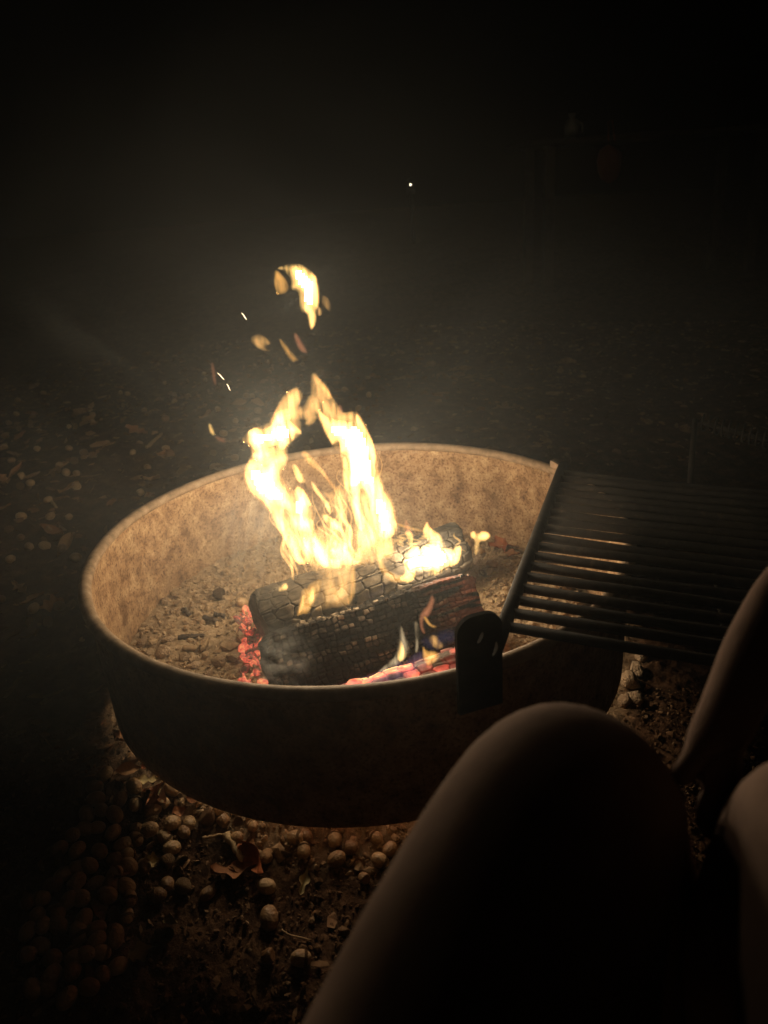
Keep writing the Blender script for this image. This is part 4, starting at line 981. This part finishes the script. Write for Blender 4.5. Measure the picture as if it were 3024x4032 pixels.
# ------------------------------------------------------------------ people
def skin_body(name, joints, edges, mat, parent=None, root=0, levels=3):
    me = bpy.data.meshes.new(name); me.from_pydata([tuple(float(q) for q in j[:3]) for j in joints], edges, [])
    me.materials.append(mat)
    o = bpy.data.objects.new(name, me); COL.objects.link(o)
    md = o.modifiers.new('skin', 'SKIN'); md.use_smooth_shade = True; md.branch_smoothing = .3
    for i, j in enumerate(joints):
        sv = me.skin_vertices[0].data[i]; sv.radius = (j[3], j[3] if len(j) < 5 else j[4]); sv.use_root = (i == root)
    ms = o.modifiers.new('smooth', 'SUBSURF'); ms.levels = levels; ms.render_levels = levels
    if parent is not None: o.parent = parent
    return o
# the person holding the camera: both legs, hips and back below and behind the lens
J = [(.0, -1.42, .12, .125), (-.12, -1.36, .13, .11), (-.065, -1.10, .258, .105), (-.012, -1.0, .318, .107), (.022, -.91, .364, .077), (.062, -.85, .389, .068), (.100, -.80, .399, .066), (.114, -.765, .36, .062), (.150, -.750, .24, .068), (.150, -.765, .07, .055), (.11, -.765, -.065, .036), (.105, -.70, -.10, .030), (.10, -.62, -.105, .022),
     (.10, -1.38, .14, .11), (.135, -1.14, .29, .095), (.160, -1.02, .38, .083), (.190, -.93, .432, .068), (.203, -.885, .440, .058), (.214, -.845, .40, .052), (.215, -.83, .28, .058), (.225, -.85, .08, .042), (.23, -.845, -.07, .036), (.24, -.78, -.105, .030), (.25, -.70, -.11, .022),
     (.0, -1.47, .30, .125), (.0, -1.47, .50, .14), (.0, -1.45, .66, .13), (.0, -1.42, .76, .055), (.0, -1.40, .85, .085, .095), (.0, -1.39, .94, .075, .085)]
E_ = [(0, 1)] + [(q, q+1) for q in range(1, 12)] + [(0, 13)] + [(q, q+1) for q in range(13, 23)] + [(0, 24)] + [(q, q+1) for q in range(24, 29)]
per1 = skin_body('person', J, E_, m_skin); tag(per1, 'person sitting nearest the camera, dark knee and thigh raised in front of the ring', 'person', 'people at the fire')
skin_body('shorts', [(.0, -1.42, .12, .14), (-.12, -1.36, .13, .125), (-.09, -1.22, .20, .122), (.10, -1.38, .14, .125), (.13, -1.20, .255, .115), (.146, -1.09, .33, .104)], [(0, 1), (1, 2), (0, 3), (3, 4), (4, 5)], m_shorts, per1)
skin_body('shirt', [(.0, -1.46, .22, .14), (.0, -1.47, .50, .155), (.0, -1.45, .68, .12)], [(0, 1), (1, 2)], m_darkcloth, per1)
# the person at the right edge: forearm and hand hanging down
wr = at_dist(2805, 2925, .455); th0 = at_dist(2745, 3000, .45); th1 = at_dist(2695, 3040, .447); th2 = at_dist(2655, 3085, .447)
el = at_dist(3110, 2330, .52); fm_ = at_dist(2965, 2600, .49)
pa_ = at_dist(2835, 3055, .455); 
sh_ = el + np.array([.16, -.10, .20]); chest = sh_ + np.array([.16, -.08, -.02]); pel = np.array([chest[0]+.02, chest[1]-.04, .06])
nk = chest + np.array([.0, .0, .14]); hd = nk + np.array([-.01, .02, .10]); hd2 = hd + np.array([-.005, .02, .09])
J2 = [(*pel, .12), (*((pel+chest)/2), .115), (*chest, .12), (*nk, .05), (*hd, .078, .088), (*hd2, .07, .08), (*sh_, .055), (*((sh_+el)/2), .045), (*el, .022), (*fm_, .0205), (*wr, .0135, .015), (*pa_, .018, .010),
      (*th0, .0075), (*th1, .0064), (*th2, .0052)]
E2 = [(0, 1), (1, 2), (2, 3), (3, 4), (4, 5), (2, 6), (6, 7), (7, 8), (8, 9), (9, 10), (10, 11), (10, 12), (12, 13), (13, 14)]
base_px = [(2800, 3110), (2822, 3122), (2846, 3124), (2868, 3116)]
for (bx, by), ln in zip(base_px, (150, 175, 165, 130)):
    i0 = len(J2)
    for kk, (fr_, rd) in enumerate(((0, .0063), (.45, .0058), (.78, .0052), (1.0, .0044))):
        q = at_dist(bx-ln*fr_*.22, by+ln*fr_, .455+.02*fr_); J2.append((*q, rd))
    E2.append((11, i0)); E2 += [(i0, i0+1), (i0+1, i0+2), (i0+2, i0+3)]
lg0 = pel + np.array([.08, .12, -.02]); kn = pel + np.array([.14, .40, .12]); an = pel + np.array([.20, .62, -.13])
i0 = len(J2); J2 += [(*lg0, .09), (*kn, .062), (*((kn+an)/2), .055), (*an, .036)]; E2 += [(0, i0), (i0, i0+1), (i0+1, i0+2), (i0+2, i0+3)]
per2 = skin_body('person', J2, E2, m_skin); tag(per2, 'person at the right edge, dark forearm and hand with the thumb out', 'person', 'people at the fire')
skin_body('shirt', [(*pel, .13), (*((pel+chest)/2), .128), (*chest, .132), (*(sh_+np.array([.01, 0, 0])), .066), (*((sh_*.6+el*.4)), .056)], [(0, 1), (1, 2), (2, 3), (3, 4)], m_darkcloth, per2)
skin_body('hair', [(*(hd+np.array([.0, -.02, .03])), .085), (*(hd2+np.array([0, -.012, .012])), .082)], [(0, 1)], m_hair, per2)

# ------------------------------------------------------------------ far background
lamp_p = CAM + ray(1617, 727)*11.0
gz_ = float(ground_z(lamp_p[0], lamp_p[1]))
ln_ = empty('lantern', (lamp_p[0], lamp_p[1], gz_), 'small distant lantern, a single point of light in the dark', 'lantern')
m_lamp = emit_mat('lantern_glow', (1.0, .86, .6), 30.0)
hz = lamp_p[2]
sub('post', tube('post', [(lamp_p[0], lamp_p[1], gz_-.05), (lamp_p[0], lamp_p[1], hz-.12)], .02, 10), m_iron, ln_)
v, f = lathe_np([(.001, hz-.12), (.06, hz-.12), (.06, hz-.07), (.045, hz-.06), (.001, hz-.06)], 16); v[:, 0] += lamp_p[0]; v[:, 1] += lamp_p[1]
sub('base', mesh_np('base', v, f, False), m_iron, ln_)
v, f = lathe_np([(.001, hz-.012), (.008, hz-.009), (.0105, hz), (.008, hz+.009), (.001, hz+.012)], 16); v[:, 0] += lamp_p[0]; v[:, 1] += lamp_p[1]
sub('bulb', mesh_np('bulb', v, f, True), m_lamp, ln_)
v, f = lathe_np([(.001, hz+.09), (.03, hz+.075), (.06, hz+.05), (.06, hz+.045), (.001, hz+.06)], 16); v[:, 0] += lamp_p[0]; v[:, 1] += lamp_p[1]
sub('hood', mesh_np('hood', v, f, False), m_iron, ln_)
for q in range(3):
    a_ = q*2.094+.5; cx_, cy_ = lamp_p[0]+.052*math.cos(a_), lamp_p[1]+.052*math.sin(a_)
    sub('guard_wire', tube('guard_wire', [(cx_, cy_, hz-.07), (cx_, cy_, hz+.05)], .003, 6), m_iron, ln_)
m_pale = rough_mat('pale_plastic', [(.3, (.20, .20, .18)), (.7, (.26, .26, .23))], scale=30, rough=.6, bump=.1)
m_orange = rough_mat('rust_orange_cloth', [(.3, (.10, .025, .01)), (.7, (.14, .04, .016))], scale=30, rough=.9, bump=.3)
jp = CAM + ray(2250, 548)*5.6
m_wood = rough_mat('weathered_wood', [(.3, (.02, .015, .011)), (.7, (.04, .03, .022))], scale=25, rough=.9, bump=.4)
tb = empty('camp_table', (jp[0]+.5, jp[1], 0), 'dark camp table barely visible in the night at the upper right', 'table')
gz2 = float(ground_z(jp[0]+.5, jp[1]))
for q in range(5):
    v, f = box_np((jp[0]+.5, jp[1]-.22+.145*q, jp[2]-.02), (.85, 0, 0), (0, .07, 0), (0, 0, .018)); sub('plank', bevel_mesh(mesh_np('plank', v, f), .004, 1), m_wood, tb)
for sx in (-.7, .7):
    for sy in (-.2, .32):
        zt = jp[2]-.041
        v, f = box_np((jp[0]+.5+sx, jp[1]+sy, (zt+gz2-.03)/2), (.03, 0, 0), (0, .03, 0), (0, 0, (zt-gz2+.03)/2)); sub('leg', mesh_np('leg', v, f), m_wood, tb)
jz = jp[2]
jug = empty('jug', (jp[0], jp[1], jz), 'pale jug standing on the dark camp table', 'jug')
v, f = lathe_np([(.001, 0), (.042, .0), (.046, .01), (.046, .085), (.036, .11), (.018, .122), (.018, .135), (.001, .135)], 20); add('body', mesh_np('jug', v, f, True), m_pale, jug, (0, 0, .0))
v, f = lathe_np([(.001, .1352), (.021, .1352), (.021, .152), (.001, .152)], 16); add('lid', mesh_np('lid', v, f, False), m_pale, jug)
add('handle', tube('handle', [(.043, 0, .03), (.07, 0, .04), (.07, 0, .085), (.04, 0, .098)], .006, 8), m_pale, jug)
bp_ = CAM + ray(2405, 630)*5.2
bagc = empty('cloth_bag', (bp_[0], bp_[1], bp_[2]-.12), 'dim orange cloth bag hanging from the table edge in the dark', 'bag')
bv = lump(900, I3, .1, (.085, .05, .13)); bv[:, 2] += .12; add('bag_body', mesh_np('bag', bv, I3[1], True), m_orange, bagc)
add('strap', tube('strap', [(-.02, 0, .22), (-.015, .03, .33), (.015, .05, .34), (.02, 0, .22)], .004, 8), m_orange, bagc)

# ------------------------------------------------------------------ smoke and haze
def smoke_material(name, dens, nscale, lo, hi, g=.2, stretch=(1, 1, 1), soft=True):
    """drifting smoke: densest in the middle of its body, thinning to nothing at the edge"""
    m, nt, out = new_mat(name); L = nt.links.new
    tc = N(nt, 'ShaderNodeTexCoord')
    gr = N(nt, 'ShaderNodeTexGradient', gradient_type='QUADRATIC_SPHERE'); L(tc.outputs['Object'], gr.inputs[0])
    mp = N(nt, 'ShaderNodeMapping'); mp.inputs['Scale'].default_value = stretch; L(tc.outputs['Object'], mp.inputs[0])
    no = N(nt, 'ShaderNodeTexNoise', i_Scale=nscale, i_Detail=2, i_Roughness=.55); no.inputs['Distortion'].default_value = .6; L(mp.outputs[0], no.inputs['Vector'])
    mr = N(nt, 'ShaderNodeMapRange', i_1=lo, i_2=hi, i_3=0.0, i_4=1.0); L(no.outputs['Fac'], mr.inputs[0])
    m1 = N(nt, 'ShaderNodeMath', operation='MULTIPLY'); L(gr.outputs['Fac'], m1.inputs[0]); L(mr.outputs[0], m1.inputs[1])
    m2 = N(nt, 'ShaderNodeMath', operation='MULTIPLY'); L(m1.outputs[0], m2.inputs[0]); m2.inputs[1].default_value = dens
    v_ = N(nt, 'ShaderNodeVolumePrincipled'); v_.inputs['Color'].default_value = (.80, .86, .88, 1); v_.inputs['Anisotropy'].default_value = g
    L(m2.outputs[0], v_.inputs['Density']); L(v_.outputs[0], out.inputs['Volume']); return m
SPH = I3
def smoke(loc, scale, mat, label, rot=(0, 0, 0)):
    o = add('smoke', mesh_np('smoke', SPH[0], SPH[1], True), mat, None, loc, rot, scale); return tag(o, label, 'smoke', kind='stuff')
smoke((-.25, -.02, .32), (1.2, 1.15, .98), smoke_material('drifting_smoke', .52, 2.4, .34, .70), 'soft smoke glowing around and left of the flames')
smoke((-.135, -.185, .085), (.075, .045, .085), smoke_material('log_end_smoke', 30.0, 2.6, .46, .64, .1, (1.2, 1, 2.2)), 'grey smoke curling off the left end of the front log', (0, .3, .2))
smoke((-.185, .03, .19), (.10, .06, .17), smoke_material('side_smoke', 10.0, 2.6, .48, .66, .1, (2.6, 1.5, .9)), 'pale wisps of smoke rising left of the tall flames', (0, .25, 0))
smoke((-.42, .25, .50), (.30, .15, .12), smoke_material('high_smoke', 1.1, 1.5, .45, .75, .1, (1.0, 1, 2.0)), 'faint streak of smoke drifting in the dark at the upper left', (0, .7, 0))
